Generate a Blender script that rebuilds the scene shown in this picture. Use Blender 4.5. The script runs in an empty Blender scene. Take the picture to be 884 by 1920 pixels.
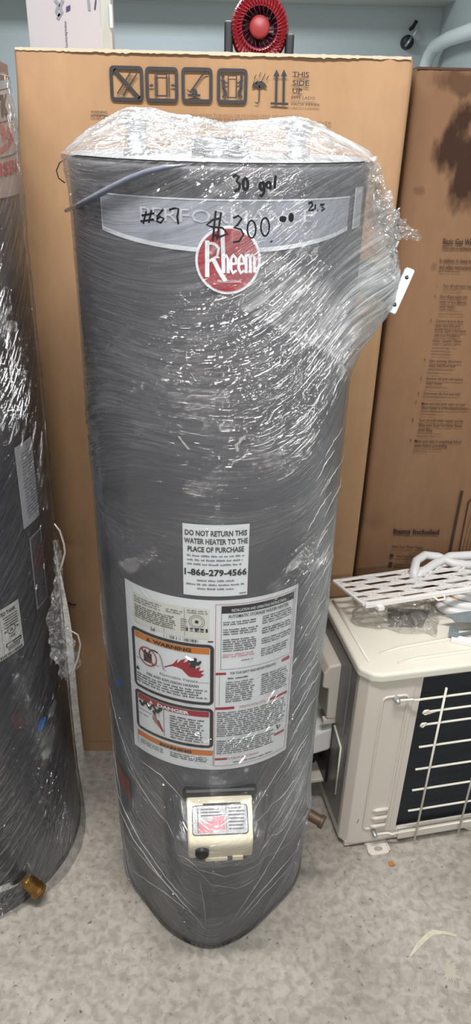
import bpy, math, random
import numpy as np
from mathutils import Vector, Matrix
random.seed(4)
rng = np.random.RandomState(7)
C = bpy.context.scene.collection
PI = math.pi

# ------------------------------------------------------------------ camera
F = 1350.0; H = 1.45
_n = np.array([380 - 442.0, -(3460 - 960.0), -F]); _n /= np.linalg.norm(_n)
UP = -_n
_f = np.array([0, 0, -1.0]); YA = _f - UP * _f.dot(UP); YA /= np.linalg.norm(YA)
XA = np.cross(YA, UP)
RM = np.array([XA, YA, UP])
cam = bpy.data.cameras.new('camera'); camo = bpy.data.objects.new('camera', cam); C.objects.link(camo)
M4 = Matrix.Identity(4)
for i in range(3):
    for j in range(3): M4[i][j] = RM[i][j]
M4[2][3] = H
camo.matrix_world = M4
cam.sensor_fit = 'VERTICAL'; cam.sensor_height = 36; cam.lens = 36 * F / 1920
cam.clip_start = 0.02
bpy.context.scene.camera = camo

def ray(px, py): return RM @ np.array([px - 442.0, -(py - 960.0), -F])
def at(px, py, x=None, y=None, z=None):
    d = ray(px, py)
    if y is not None: t = y / d[1]
    elif z is not None: t = (z - H) / d[2]
    else: t = x / d[0]
    return np.array([0, 0, H]) + d * t
def cylhit(px, py, cx, cy, r):
    d = ray(px, py); o = np.array([-cx, -cy]); A = d[0]**2 + d[1]**2; B = 2 * (o @ d[:2]); Q = o @ o - r * r
    q = max(B * B - 4 * A * Q, 0); t = (-B - math.sqrt(q)) / 2 / A
    p = np.array([0, 0, H]) + d * t
    return math.atan2(p[0] - cx, -(p[1] - cy)), p[2]

# ------------------------------------------------------------------ materials
def srgb(r, g, b):
    f = lambda c: (c / 255 / 12.92) if c / 255 <= .04045 else ((c / 255 + .055) / 1.055) ** 2.4
    return (f(r), f(g), f(b), 1)
def mat(name, col, rough=.5, metal=0, spec=.5, bump=None, var=None, coat=0, alpha=1):
    """bump=(scale, strength, dist[, stretch vec]); var=(scale, amount)"""
    m = bpy.data.materials.new(name); m.use_nodes = True
    nt = m.node_tree; b = nt.nodes['Principled BSDF']
    b.inputs['Base Color'].default_value = srgb(*col)
    b.inputs['Roughness'].default_value = rough; b.inputs['Metallic'].default_value = metal
    b.inputs['Specular IOR Level'].default_value = spec
    b.inputs['Coat Weight'].default_value = coat
    b.inputs['Alpha'].default_value = alpha
    tc = nt.nodes.new('ShaderNodeTexCoord')
    if var:
        n = nt.nodes.new('ShaderNodeTexNoise'); n.inputs['Scale'].default_value = var[0]; n.inputs['Detail'].default_value = 5
        mp = nt.nodes.new('ShaderNodeMapping'); nt.links.new(tc.outputs['Object'], mp.inputs[0])
        if len(var) > 2: mp.inputs['Scale'].default_value = var[2]
        nt.links.new(mp.outputs[0], n.inputs['Vector'])
        mr = nt.nodes.new('ShaderNodeMapRange'); mr.inputs['From Min'].default_value = .3; mr.inputs['From Max'].default_value = .7
        mr.inputs['To Min'].default_value = 1 - var[1]; mr.inputs['To Max'].default_value = 1 + var[1]
        nt.links.new(n.outputs['Fac'], mr.inputs['Value'])
        mx = nt.nodes.new('ShaderNodeVectorMath'); mx.operation = 'SCALE'; mx.inputs[0].default_value = srgb(*col)[:3]
        nt.links.new(mr.outputs[0], mx.inputs['Scale']); nt.links.new(mx.outputs[0], b.inputs['Base Color'])
    if bump:
        n = nt.nodes.new('ShaderNodeTexNoise'); n.inputs['Scale'].default_value = bump[0]; n.inputs['Detail'].default_value = 4
        mp = nt.nodes.new('ShaderNodeMapping'); nt.links.new(tc.outputs['Object'], mp.inputs[0])
        if len(bump) > 3: mp.inputs['Scale'].default_value = bump[3]
        nt.links.new(mp.outputs[0], n.inputs['Vector'])
        bp = nt.nodes.new('ShaderNodeBump'); bp.inputs['Strength'].default_value = bump[1]; bp.inputs['Distance'].default_value = bump[2]
        nt.links.new(n.outputs['Fac'], bp.inputs['Height']); nt.links.new(bp.outputs[0], b.inputs['Normal'])
    return m

def film(name, along=5., perp=110., bump=.6, milk=.05, streak=.16, rough=.1, gloss=1.2, tint=(228, 229, 232)):
    """stretch wrap: clear film with streaks of denser plastic and glossy ripples along the stretch direction"""
    m = bpy.data.materials.new(name); m.use_nodes = True; nt = m.node_tree; N = nt.nodes; L = nt.links; N.clear()
    out = N.new('ShaderNodeOutputMaterial')
    uv = N.new('ShaderNodeUVMap'); uv.uv_map = 'flow'
    def noise(a, p, det=3, ofs=0):
        mp = N.new('ShaderNodeMapping'); mp.inputs['Scale'].default_value = (a, p, 1); mp.inputs['Location'].default_value = (ofs, ofs * .7, ofs)
        L.new(uv.outputs[0], mp.inputs[0]); n = N.new('ShaderNodeTexNoise'); n.inputs['Scale'].default_value = 1; n.inputs['Detail'].default_value = det
        n.inputs['Distortion'].default_value = .4
        L.new(mp.outputs[0], n.inputs['Vector']); return n.outputs['Fac']
    def mth(op, a, b, clamp=False):
        x = N.new('ShaderNodeMath'); x.operation = op; x.use_clamp = clamp
        for i, q in enumerate((a, b)):
            if isinstance(q, (int, float)): x.inputs[i].default_value = q
            elif q is not None: L.new(q, x.inputs[i])
        return x.outputs[0]
    n1 = noise(along, perp); n2 = noise(along * 2.5, perp * 3.2, 2, 3.1); n3 = noise(60, 60, 2, 9)
    n4 = noise(along * 1.6, perp * 1.7, 4, 5.3)
    def crease(n, wdt, pw=1.5): return mth('POWER', mth('SUBTRACT', 1.0, mth('MULTIPLY', mth('ABSOLUTE', mth('SUBTRACT', n, .5), 0), wdt), True), pw)
    r1 = crease(n1, 9.); r2 = crease(n2, 7.); r4 = crease(n4, 16., 1.)
    cm = N.new('ShaderNodeAttribute'); cm.attribute_name = 'busy'
    hgt = mth('ADD', mth('MULTIPLY', r1, 1.0), mth('MULTIPLY', r2, .5))
    hgt = mth('ADD', hgt, mth('MULTIPLY', n3, .25))
    hgt = mth('MULTIPLY', hgt, cm.outputs['Fac'])
    gm = N.new('ShaderNodeAttribute'); gm.attribute_name = 'glint'
    bp = N.new('ShaderNodeBump'); bp.inputs['Strength'].default_value = bump; bp.inputs['Distance'].default_value = .005
    L.new(hgt, bp.inputs['Height'])
    # small flat facets of pinched film, each with its own tilt
    mp5 = N.new('ShaderNodeMapping'); mp5.vector_type = 'TEXTURE'; mp5.inputs['Rotation'].default_value = (0, 0, math.radians(38)); mp5.inputs['Scale'].default_value = (1 / 75., 1 / 210., 1)
    L.new(uv.outputs[0], mp5.inputs[0]); vo = N.new('ShaderNodeTexVoronoi'); vo.voronoi_dimensions = '2D'; vo.inputs['Scale'].default_value = 1; L.new(mp5.outputs[0], vo.inputs['Vector'])
    sc_ = N.new('ShaderNodeSeparateColor'); L.new(vo.outputs['Color'], sc_.inputs[0])
    on = mth('LESS_THAN', sc_.outputs[2], gm.outputs['Fac'])
    geo = N.new('ShaderNodeNewGeometry')
    crs = N.new('ShaderNodeVectorMath'); crs.operation = 'CROSS_PRODUCT'; L.new(geo.outputs['Normal'], crs.inputs[0]); crs.inputs[1].default_value = (0, 0, 1)
    sp_ = N.new('ShaderNodeSeparateXYZ'); L.new(geo.outputs['Position'], sp_.inputs[0]); tz = mth('MAXIMUM', mth('SUBTRACT', 2.9, mth('MULTIPLY', sp_.outputs[2], 1.6)), 1.0)
    sT = N.new('ShaderNodeVectorMath'); sT.operation = 'SCALE'; L.new(crs.outputs[0], sT.inputs[0]); L.new(mth('MULTIPLY', mth('MULTIPLY', mth('SUBTRACT', sc_.outputs[1], .5), .9), on), sT.inputs['Scale'])
    sU = N.new('ShaderNodeVectorMath'); sU.operation = 'SCALE'; sU.inputs[0].default_value = (0, 0, 1); L.new(mth('MULTIPLY', mth('MULTIPLY', mth('ADD', mth('MULTIPLY', sc_.outputs[0], .85), .08), tz), on), sU.inputs['Scale'])
    a1 = N.new('ShaderNodeVectorMath'); a1.operation = 'ADD'; L.new(bp.outputs[0], a1.inputs[0]); L.new(sT.outputs[0], a1.inputs[1])
    a2 = N.new('ShaderNodeVectorMath'); a2.operation = 'ADD'; L.new(a1.outputs[0], a2.inputs[0]); L.new(sU.outputs[0], a2.inputs[1])
    nn = N.new('ShaderNodeVectorMath'); nn.operation = 'NORMALIZE'; L.new(a2.outputs[0], nn.inputs[0]); NRM = nn.outputs[0]
    at_ = N.new('ShaderNodeAttribute'); at_.attribute_name = 'milk'
    mr = N.new('ShaderNodeMapRange'); mr.inputs['From Min'].default_value = .56; mr.inputs['From Max'].default_value = .78; mr.inputs['To Max'].default_value = 1
    L.new(n4, mr.inputs['Value'])
    mk_ = N.new('ShaderNodeAttribute'); mk_.attribute_name = 'milk'
    thin = mth('MULTIPLY', mth('MULTIPLY', r4, n1), mth('ADD', mth('MULTIPLY', cm.outputs['Fac'], streak * 1.6), mth('MULTIPLY', mk_.outputs['Fac'], 1.3)))
    dens = mth('ADD', mth('ADD', mth('MULTIPLY', mr.outputs[0], mth('ADD', at_.outputs['Fac'], streak * .25)), mth('ADD', thin, milk)), mth('MULTIPLY', at_.outputs['Fac'], .24), True)
    tr = N.new('ShaderNodeBsdfTransparent'); tr.inputs[0].default_value = (.97, .975, .98, 1)
    df = N.new('ShaderNodeBsdfDiffuse'); df.inputs[0].default_value = srgb(*tint)
    tl = N.new('ShaderNodeBsdfTranslucent'); tl.inputs[0].default_value = srgb(*tint)
    m0 = N.new('ShaderNodeMixShader'); m0.inputs[0].default_value = .3; L.new(df.outputs[0], m0.inputs[1]); L.new(tl.outputs[0], m0.inputs[2])
    m1 = N.new('ShaderNodeMixShader'); L.new(dens, m1.inputs[0]); L.new(tr.outputs[0], m1.inputs[1]); L.new(m0.outputs[0], m1.inputs[2])
    fr = N.new('ShaderNodeFresnel'); fr.inputs[0].default_value = 1.5; L.new(NRM, fr.inputs['Normal'])
    gl = N.new('ShaderNodeBsdfGlossy'); gl.inputs['Roughness'].default_value = rough; L.new(NRM, gl.inputs['Normal'])
    m2 = N.new('ShaderNodeMixShader'); L.new(mth('MINIMUM', mth('MULTIPLY', fr.outputs[0], gloss), .5), m2.inputs[0]); L.new(m1.outputs[0], m2.inputs[1]); L.new(gl.outputs[0], m2.inputs[2])
    L.new(m2.outputs[0], out.inputs[0])
    return m

M = {}
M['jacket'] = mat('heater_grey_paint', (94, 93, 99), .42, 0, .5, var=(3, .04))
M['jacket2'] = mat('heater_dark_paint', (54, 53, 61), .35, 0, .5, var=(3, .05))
M['lid'] = mat('heater_lid_grey', (150, 152, 155), .4)
M['steel'] = mat('galvanised_steel', (185, 190, 192), .35, .8, bump=(60, .1, .002), var=(40, .12))
M['brass'] = mat('brass', (150, 112, 62), .3, .9, var=(60, .2))
M['brass2'] = mat('bright_brass', (205, 160, 70), .3, .9)
M['black'] = mat('black_plastic', (22, 22, 24), .45)
M['ink'] = mat('black_ink', (38, 36, 40), .6)
M['marker'] = mat('black_marker', (14, 14, 18), .4)
M['paper'] = mat('label_white', (240, 243, 246), .45)
M['cream'] = mat('label_cream', (230, 229, 220), .5)
M['grey'] = mat('label_grey_text', (112, 116, 120), .6)
M['lgrey'] = mat('band_grey', (160, 163, 174), .4)
M['silver'] = mat('band_silver', (220, 224, 230), .35)
M['red'] = mat('label_red', (172, 26, 44), .45)
M['pink'] = mat('label_pink_text', (205, 130, 140), .6)
M['orange'] = mat('label_orange', (222, 128, 34), .45)
M['badge'] = mat('badge_red', (165, 16, 44), .35, coat=.3)
M['sticker'] = mat('sticker_rust', (150, 72, 44), .5)
M['blue'] = mat('sticker_blue', (40, 110, 190), .5)
M['valve'] = mat('valve_cream_plastic', (236, 226, 200), .45)
M['tape'] = mat('tape_residue', (165, 164, 160), .6, var=(60, .12))
M['coilfin'] = mat('coil_fins', (26, 34, 44), .5, .3, bump=(30, .5, .003, (1, 1, 25)), var=(8, .25, (1, 1, 12)))
M['acwhite'] = mat('ac_beige_enamel', (208, 200, 190), .38, var=(4, .03))
M['aclid'] = mat('ac_lid_cream', (220, 215, 203), .35, var=(4, .02))
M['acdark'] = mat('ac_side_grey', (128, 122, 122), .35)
M['wire'] = mat('guard_wire_white', (220, 216, 204), .35)
M['grillew'] = mat('grille_white_plastic', (238, 234, 232), .4)
M['hose'] = mat('white_hose', (216, 214, 214), .35)
M['zinc'] = mat('zinc_plate', (140, 150, 156), .4, .5, var=(30, .15))
M['card2'] = mat('card_orange', (190, 125, 65), .8)
M['fanred'] = mat('fan_red_plastic', (136, 16, 32), .35)
M['fandark'] = mat('fan_dark_blades', (60, 18, 30), .4)
M['fanhub'] = mat('fan_hub_red', (150, 52, 58), .45)
M['rubber'] = mat('dark_rubber', (32, 36, 42), .5)
M['wall'] = mat('wall_paint', (188, 198, 202), .6, bump=(90, .08, .002), var=(1.2, .02))
M['wallr'] = mat('wall_paint_shaded', (184, 192, 194), .6, var=(1.2, .02))  # wall paint greyed a little to imitate the light on the right wall
M['soffit'] = mat('soffit_paint', (190, 196, 188), .6)
M['ceil'] = mat('ceiling_paint', (225, 228, 225), .7)
M['pipe'] = mat('pipe_white', (222, 230, 232), .45)
M['wcarton'] = mat('white_carton', (178, 174, 178), .7, bump=(20, .15, .003), var=(6, .03))
M['wclit'] = mat('white_carton_lit', (214, 220, 216), .7)  # paler copy of the carton white, imitating light on its right side
M['purple'] = mat('purple_print', (62, 56, 96), .6)
M['pgrey'] = mat('smudge_print', (130, 134, 146), .7)
M['paperedge'] = mat('torn_liner', (186, 172, 150), .8)
M['capcard'] = mat('beige_cap_card', (170, 152, 146), .7, var=(14, .08))
M['capdark'] = mat('cap_dark_print', (70, 58, 58), .7)
M['rope'] = mat('twisted_wrap', (104, 108, 122), .25, coat=.5, bump=(18, .8, .004, (1, 1, 1)))
M['foil'] = mat('shiny_strap', (230, 232, 235), .15, .7, bump=(40, .6, .003))

def cardboard(name, col, dark, stains=0.):
    m = mat(name, col, .82, 0, .25); nt = m.node_tree; N = nt.nodes; L = nt.links; b = N['Principled BSDF']
    tc = N.new('ShaderNodeTexCoord')
    def nz(scale, vec, det=4):
        mp = N.new('ShaderNodeMapping'); mp.inputs['Scale'].default_value = vec; L.new(tc.outputs['Object'], mp.inputs[0])
        n = N.new('ShaderNodeTexNoise'); n.inputs['Scale'].default_value = scale; n.inputs['Detail'].default_value = det; L.new(mp.outputs[0], n.inputs['Vector']); return n.outputs['Fac']
    a = nz(5, (1, 1, .25)); c = nz(60, (1, 1, .5))
    mr = N.new('ShaderNodeMapRange'); mr.inputs['From Min'].default_value = .35; mr.inputs['From Max'].default_value = .75
    L.new(a, mr.inputs['Value'])
    mx = N.new('ShaderNodeMix'); mx.data_type = 'RGBA'; mx.inputs[6].default_value = srgb(*col); mx.inputs[7].default_value = srgb(*dark)
    L.new(mr.outputs[0], mx.inputs[0]); res = mx.outputs[2]
    mx2 = N.new('ShaderNodeMix'); mx2.data_type = 'RGBA'; mx2.blend_type = 'MULTIPLY'; mx2.inputs[0].default_value = .18
    L.new(res, mx2.inputs[6]); L.new(c, mx2.inputs[7]); res = mx2.outputs[2]
    if stains:
        # oily smear: a mask around its own place on the box, broken up by noise
        for (sx, sz, rx, rz, amt) in stains:
            sp = N.new('ShaderNodeSeparateXYZ'); L.new(tc.outputs['Object'], sp.inputs[0])
            def mm(op, p, q, cl=False):
                x = N.new('ShaderNodeMath'); x.operation = op; x.use_clamp = cl
                for i, v in enumerate((p, q)):
                    if isinstance(v, (int, float)): x.inputs[i].default_value = v
                    else: L.new(v, x.inputs[i])
                return x.outputs[0]
            dx = mm('DIVIDE', mm('SUBTRACT', sp.outputs[0], sx), rx); dz = mm('DIVIDE', mm('SUBTRACT', sp.outputs[2], sz), rz)
            d = mm('ADD', mm('MULTIPLY', dx, dx), mm('MULTIPLY', dz, dz))
            k = mm('MULTIPLY', mm('SUBTRACT', mm('ADD', mm('MULTIPLY', nz(28, (1, 1, .45), 6), 2.4), .0), mm('ADD', d, .55)), 2.0 , True)
            mx3 = N.new('ShaderNodeMix'); mx3.data_type = 'RGBA'; mx3.inputs[7].default_value = srgb(44, 24, 16)
            L.new(mm('MULTIPLY', k, amt, True), mx3.inputs[0]); L.new(res, mx3.inputs[6]); res = mx3.outputs[2]
    L.new(res, b.inputs['Base Color'])
    bp = N.new('ShaderNodeBump'); bp.inputs['Strength'].default_value = .35; bp.inputs['Distance'].default_value = .004
    ad = N.new('ShaderNodeMath'); ad.operation = 'ADD'; L.new(nz(9, (1.2, 1, .5)), ad.inputs[0])
    mu = N.new('ShaderNodeMath'); mu.operation = 'MULTIPLY'; mu.inputs[1].default_value = .12; L.new(nz(130, (1, 1, .04), 1), mu.inputs[0]); L.new(mu.outputs[0], ad.inputs[1])
    L.new(ad.outputs[0], bp.inputs['Height']); L.new(bp.outputs[0], b.inputs['Normal'])
    return m
M['card'] = cardboard('cardboard_tan', (172, 138, 106), (156, 122, 90))
M['cardb'] = cardboard('cardboard_brown', (138, 106, 80), (122, 90, 66), stains=[(-.05, 1.40, .075, .11, .93), (-.02, 1.52, .14, .03, .6), (-.125, 1.35, .02, .012, .35), (-.08, 1.22, .010, .012, .3)])

def floor_mat():
    m = mat('concrete', (172, 166, 158), .75, 0, .3); nt = m.node_tree; N = nt.nodes; L = nt.links; b = N['Principled BSDF']
    tc = N.new('ShaderNodeTexCoord')
    def nz(s, d=6, dist=0):
        n = N.new('ShaderNodeTexNoise'); n.inputs['Scale'].default_value = s; n.inputs['Detail'].default_value = d; n.inputs['Distortion'].default_value = dist; L.new(tc.outputs['Object'], n.inputs['Vector']); return n.outputs['Fac']
    def ramp(f, stops):
        r = N.new('ShaderNodeValToRGB'); e = r.color_ramp.elements
        e[0].position, e[0].color = stops[0][0], srgb(*stops[0][1]); e[1].position, e[1].color = stops[-1][0], srgb(*stops[-1][1])
        for p, c in stops[1:-1]:
            k = e.new(p); k.color = srgb(*c)
        L.new(f, r.inputs[0]); return r.outputs[0]
    base = ramp(nz(3.5, 8, .3), [(.3, (150, 143, 135)), (.5, (167, 160, 152)), (.7, (182, 176, 167))])
    fine = ramp(nz(60, 9, .6), [(.34, (165, 163, 160)), (.62, (255, 255, 255))])
    mx = N.new('ShaderNodeMix'); mx.data_type = 'RGBA'; mx.blend_type = 'MULTIPLY'; mx.inputs[0].default_value = .5
    L.new(base, mx.inputs[6]); L.new(fine, mx.inputs[7])
    pit = ramp(nz(120, 2, .5), [(.24, (90, 84, 78)), (.34, (255, 255, 255))])
    mx2 = N.new('ShaderNodeMix'); mx2.data_type = 'RGBA'; mx2.blend_type = 'MULTIPLY'; mx2.inputs[0].default_value = .7
    L.new(mx.outputs[2], mx2.inputs[6]); L.new(pit, mx2.inputs[7]); 
    tan = N.new('ShaderNodeMix'); tan.data_type = 'RGBA'; tan.blend_type = 'MULTIPLY'
    tn = ramp(nz(6, 5, 1), [(.58, (0, 0, 0)), (.8, (190, 190, 190))]); L.new(tn, tan.inputs[0]); tan.inputs[7].default_value = srgb(226, 210, 190)
    L.new(mx2.outputs[2], tan.inputs[6]); L.new(tan.outputs[2], b.inputs['Base Color'])
    bp = N.new('ShaderNodeBump'); bp.inputs['Strength'].default_value = .5; bp.inputs['Distance'].default_value = .004
    L.new(nz(30, 8), bp.inputs['Height']); L.new(bp.outputs[0], b.inputs['Normal'])
    return m
M['floor'] = floor_mat()
M['stain'] = mat('dried_splash', (198, 192, 172), .8, var=(50, .15))
M['leaf'] = mat('dry_leaf', (170, 110, 60), .8)
M['film'] = film('stretch_wrap', 5, 105, .9, .008, .10, rough=.055, gloss=1.6)
M['film2'] = film('stretch_wrap_thick', 4, 120, .9, .05, .2, rough=.07, gloss=2.2)
M['filmL'] = film('stretch_wrap_left', 5, 100, .8, .004, .08, rough=.05, gloss=1.5)
M['crump'] = film('crumpled_wrap', 28, 40, 1.0, .05, .2, rough=.07, gloss=2.0)
M['bag'] = film('clear_bag', 18, 22, .8, .16, .15, rough=.12, gloss=1.3, tint=(205, 198, 190))

# ------------------------------------------------------------------ builders
def link(name, me, mats, parent=None, origin=(0, 0, 0), smooth=False):
    o = bpy.data.objects.new(name, me); C.objects.link(o)
    for m in (mats if isinstance(mats, (list, tuple)) else [mats]): me.materials.append(m)
    if parent is not None: o.parent = parent
    else: o.location = origin
    if smooth: me.polygons.foreach_set('use_smooth', [True] * len(me.polygons))
    return o
class MB:
    """collects shapes in world (or thing-local) coordinates; build() links them as one mesh, relative to `origin`"""
    def __init__(s): s.v = []; s.f = []; s.m = []; s.cur = 0; s.sm = []; s.smooth = False
    def add(s, vs, fs):
        b = len(s.v); s.v += [tuple(float(c) for c in p) for p in vs]
        for f in fs: s.f.append([b + i for i in f]); s.m.append(s.cur); s.sm.append(s.smooth)
    def box(s, a, b, T=None):
        x0, y0, z0 = a; x1, y1, z1 = b
        vs = [(x0, y0, z0), (x1, y0, z0), (x1, y1, z0), (x0, y1, z0), (x0, y0, z1), (x1, y0, z1), (x1, y1, z1), (x0, y1, z1)]
        if T: vs = [T(*p) for p in vs]
        s.add(vs, [(3, 2, 1, 0), (4, 5, 6, 7), (0, 1, 5, 4), (1, 2, 6, 5), (2, 3, 7, 6), (3, 0, 4, 7)])
    def tube(s, pts, r, n=10, close=False, cap=True):
        pts = [np.array(p, float) for p in pts]; k = len(pts); rr = r if isinstance(r, (list, tuple)) else [r] * k
        vs = []; fs = []; prev = None
        for i, p in enumerate(pts):
            if close: t = pts[(i + 1) % k] - pts[i - 1]
            else: t = pts[min(i + 1, k - 1)] - pts[max(i - 1, 0)]
            t = t / (np.linalg.norm(t) + 1e-9)
            if prev is None:
                a = np.array([0, 0, 1.]) if abs(t[2]) < .9 else np.array([1., 0, 0]); nrm = np.cross(t, a)
            else: nrm = prev - t * prev.dot(t)
            nrm /= np.linalg.norm(nrm); prev = nrm; bn = np.cross(t, nrm)
            for j in range(n):
                a = 2 * PI * j / n; vs.append(p + (nrm * math.cos(a) + bn * math.sin(a)) * rr[i])
        for i in range(k if close else k - 1):
            for j in range(n):
                a = i * n + j; b = i * n + (j + 1) % n; c = ((i + 1) % k) * n + (j + 1) % n; d = ((i + 1) % k) * n + j
                fs.append((a, b, c, d))
        if cap and not close: fs.append(tuple(range(n))[::-1]); fs.append(tuple((k - 1) * n + j for j in range(n)))
        o = s.smooth; s.smooth = True; s.add(vs, fs); s.smooth = o
    def lathe(s, prof, cen=(0, 0, 0), axis=(0, 0, 1), n=48, smooth=True):
        ax = np.array(axis, float); ax /= np.linalg.norm(ax); a = np.array([0, 0, 1.]) if abs(ax[2]) < .9 else np.array([1., 0, 0])
        e1 = np.cross(ax, a); e1 /= np.linalg.norm(e1); e2 = np.cross(ax, e1); cen = np.array(cen, float)
        vs = [cen + ax * h + (e1 * math.cos(2 * PI * j / n) + e2 * math.sin(2 * PI * j / n)) * r for r, h in prof for j in range(n)]
        fs = [(i * n + j, i * n + (j + 1) % n, (i + 1) * n + (j + 1) % n, (i + 1) * n + j) for i in range(len(prof) - 1) for j in range(n)]
        o = s.smooth; s.smooth = smooth; s.add(vs, fs); s.smooth = o
    def prism(s, poly, h0, h1, T):
        n = len(poly); vs = [T(p[0], p[1], h0) for p in poly] + [T(p[0], p[1], h1) for p in poly]
        s.add(vs, [tuple(range(n))[::-1], tuple(range(n, 2 * n))] + [(i, (i + 1) % n, n + (i + 1) % n, n + i) for i in range(n)])
    def build(s, name, mats, parent=None, origin=(0, 0, 0), bevel=0, seg=2):
        me = bpy.data.meshes.new(name); o3 = origin
        me.from_pydata([(p[0] - o3[0], p[1] - o3[1], p[2] - o3[2]) for p in s.v], [], s.f); me.update()
        o = link(name, me, mats, parent, origin)
        me.polygons.foreach_set('material_index', s.m); me.polygons.foreach_set('use_smooth', s.sm)
        if bevel:
            md = o.modifiers.new('bevel', 'BEVEL'); md.width = bevel; md.segments = seg; md.limit_method = 'ANGLE'
        return o
def tag(o, label, cat, group=None):
    o['label'] = label; o['category'] = cat
    if group: o['group'] = group
    return o
def thing(name, loc, label, cat, rz=0, group=None):
    o = bpy.data.objects.new(name, None); C.objects.link(o); o.location = loc; o.rotation_euler = (0, 0, rz); o.empty_display_size = .1
    return tag(o, label, cat, group)
def struct(o): o['kind'] = 'structure'; return o

def rrect(x0, y0, x1, y1, r, n=4):
    pts = []
    for cx, cy, a0 in ((x1 - r, y1 - r, 0), (x0 + r, y1 - r, 90), (x0 + r, y0 + r, 180), (x1 - r, y0 + r, 270)):
        for k in range(n + 1):
            a = math.radians(a0 + 90 * k / n); pts.append((cx + r * math.cos(a), cy + r * math.sin(a)))
    return pts

_tc = {}
def text_mesh(s, bold=0.):
    """glyph outlines of a string -> (verts Nx2 normalised to cap height 1, faces)"""
    key = (s, bold)
    if key in _tc: return _tc[key]
    cu = bpy.data.curves.new('t', 'FONT'); cu.body = s; cu.size = 1; cu.offset = bold; cu.resolution_u = 2; cu.dimensions = '2D'; cu.fill_mode = 'FRONT'
    o = bpy.data.objects.new('t', cu); C.objects.link(o); bpy.context.view_layer.update()
    me = bpy.data.meshes.new_from_object(o.evaluated_get(bpy.context.evaluated_depsgraph_get()))
    v = np.array([(q.co.x, q.co.y) for q in me.vertices]) if len(me.vertices) else np.zeros((0, 2)); f = [list(p.vertices) for p in me.polygons]
    bpy.data.objects.remove(o); bpy.data.curves.remove(cu); bpy.data.meshes.remove(me)
    if len(v): v[:, 0] -= v[:, 0].min(); v[:, 1] /= .73
    _tc[key] = (v, f); return v, f

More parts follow.
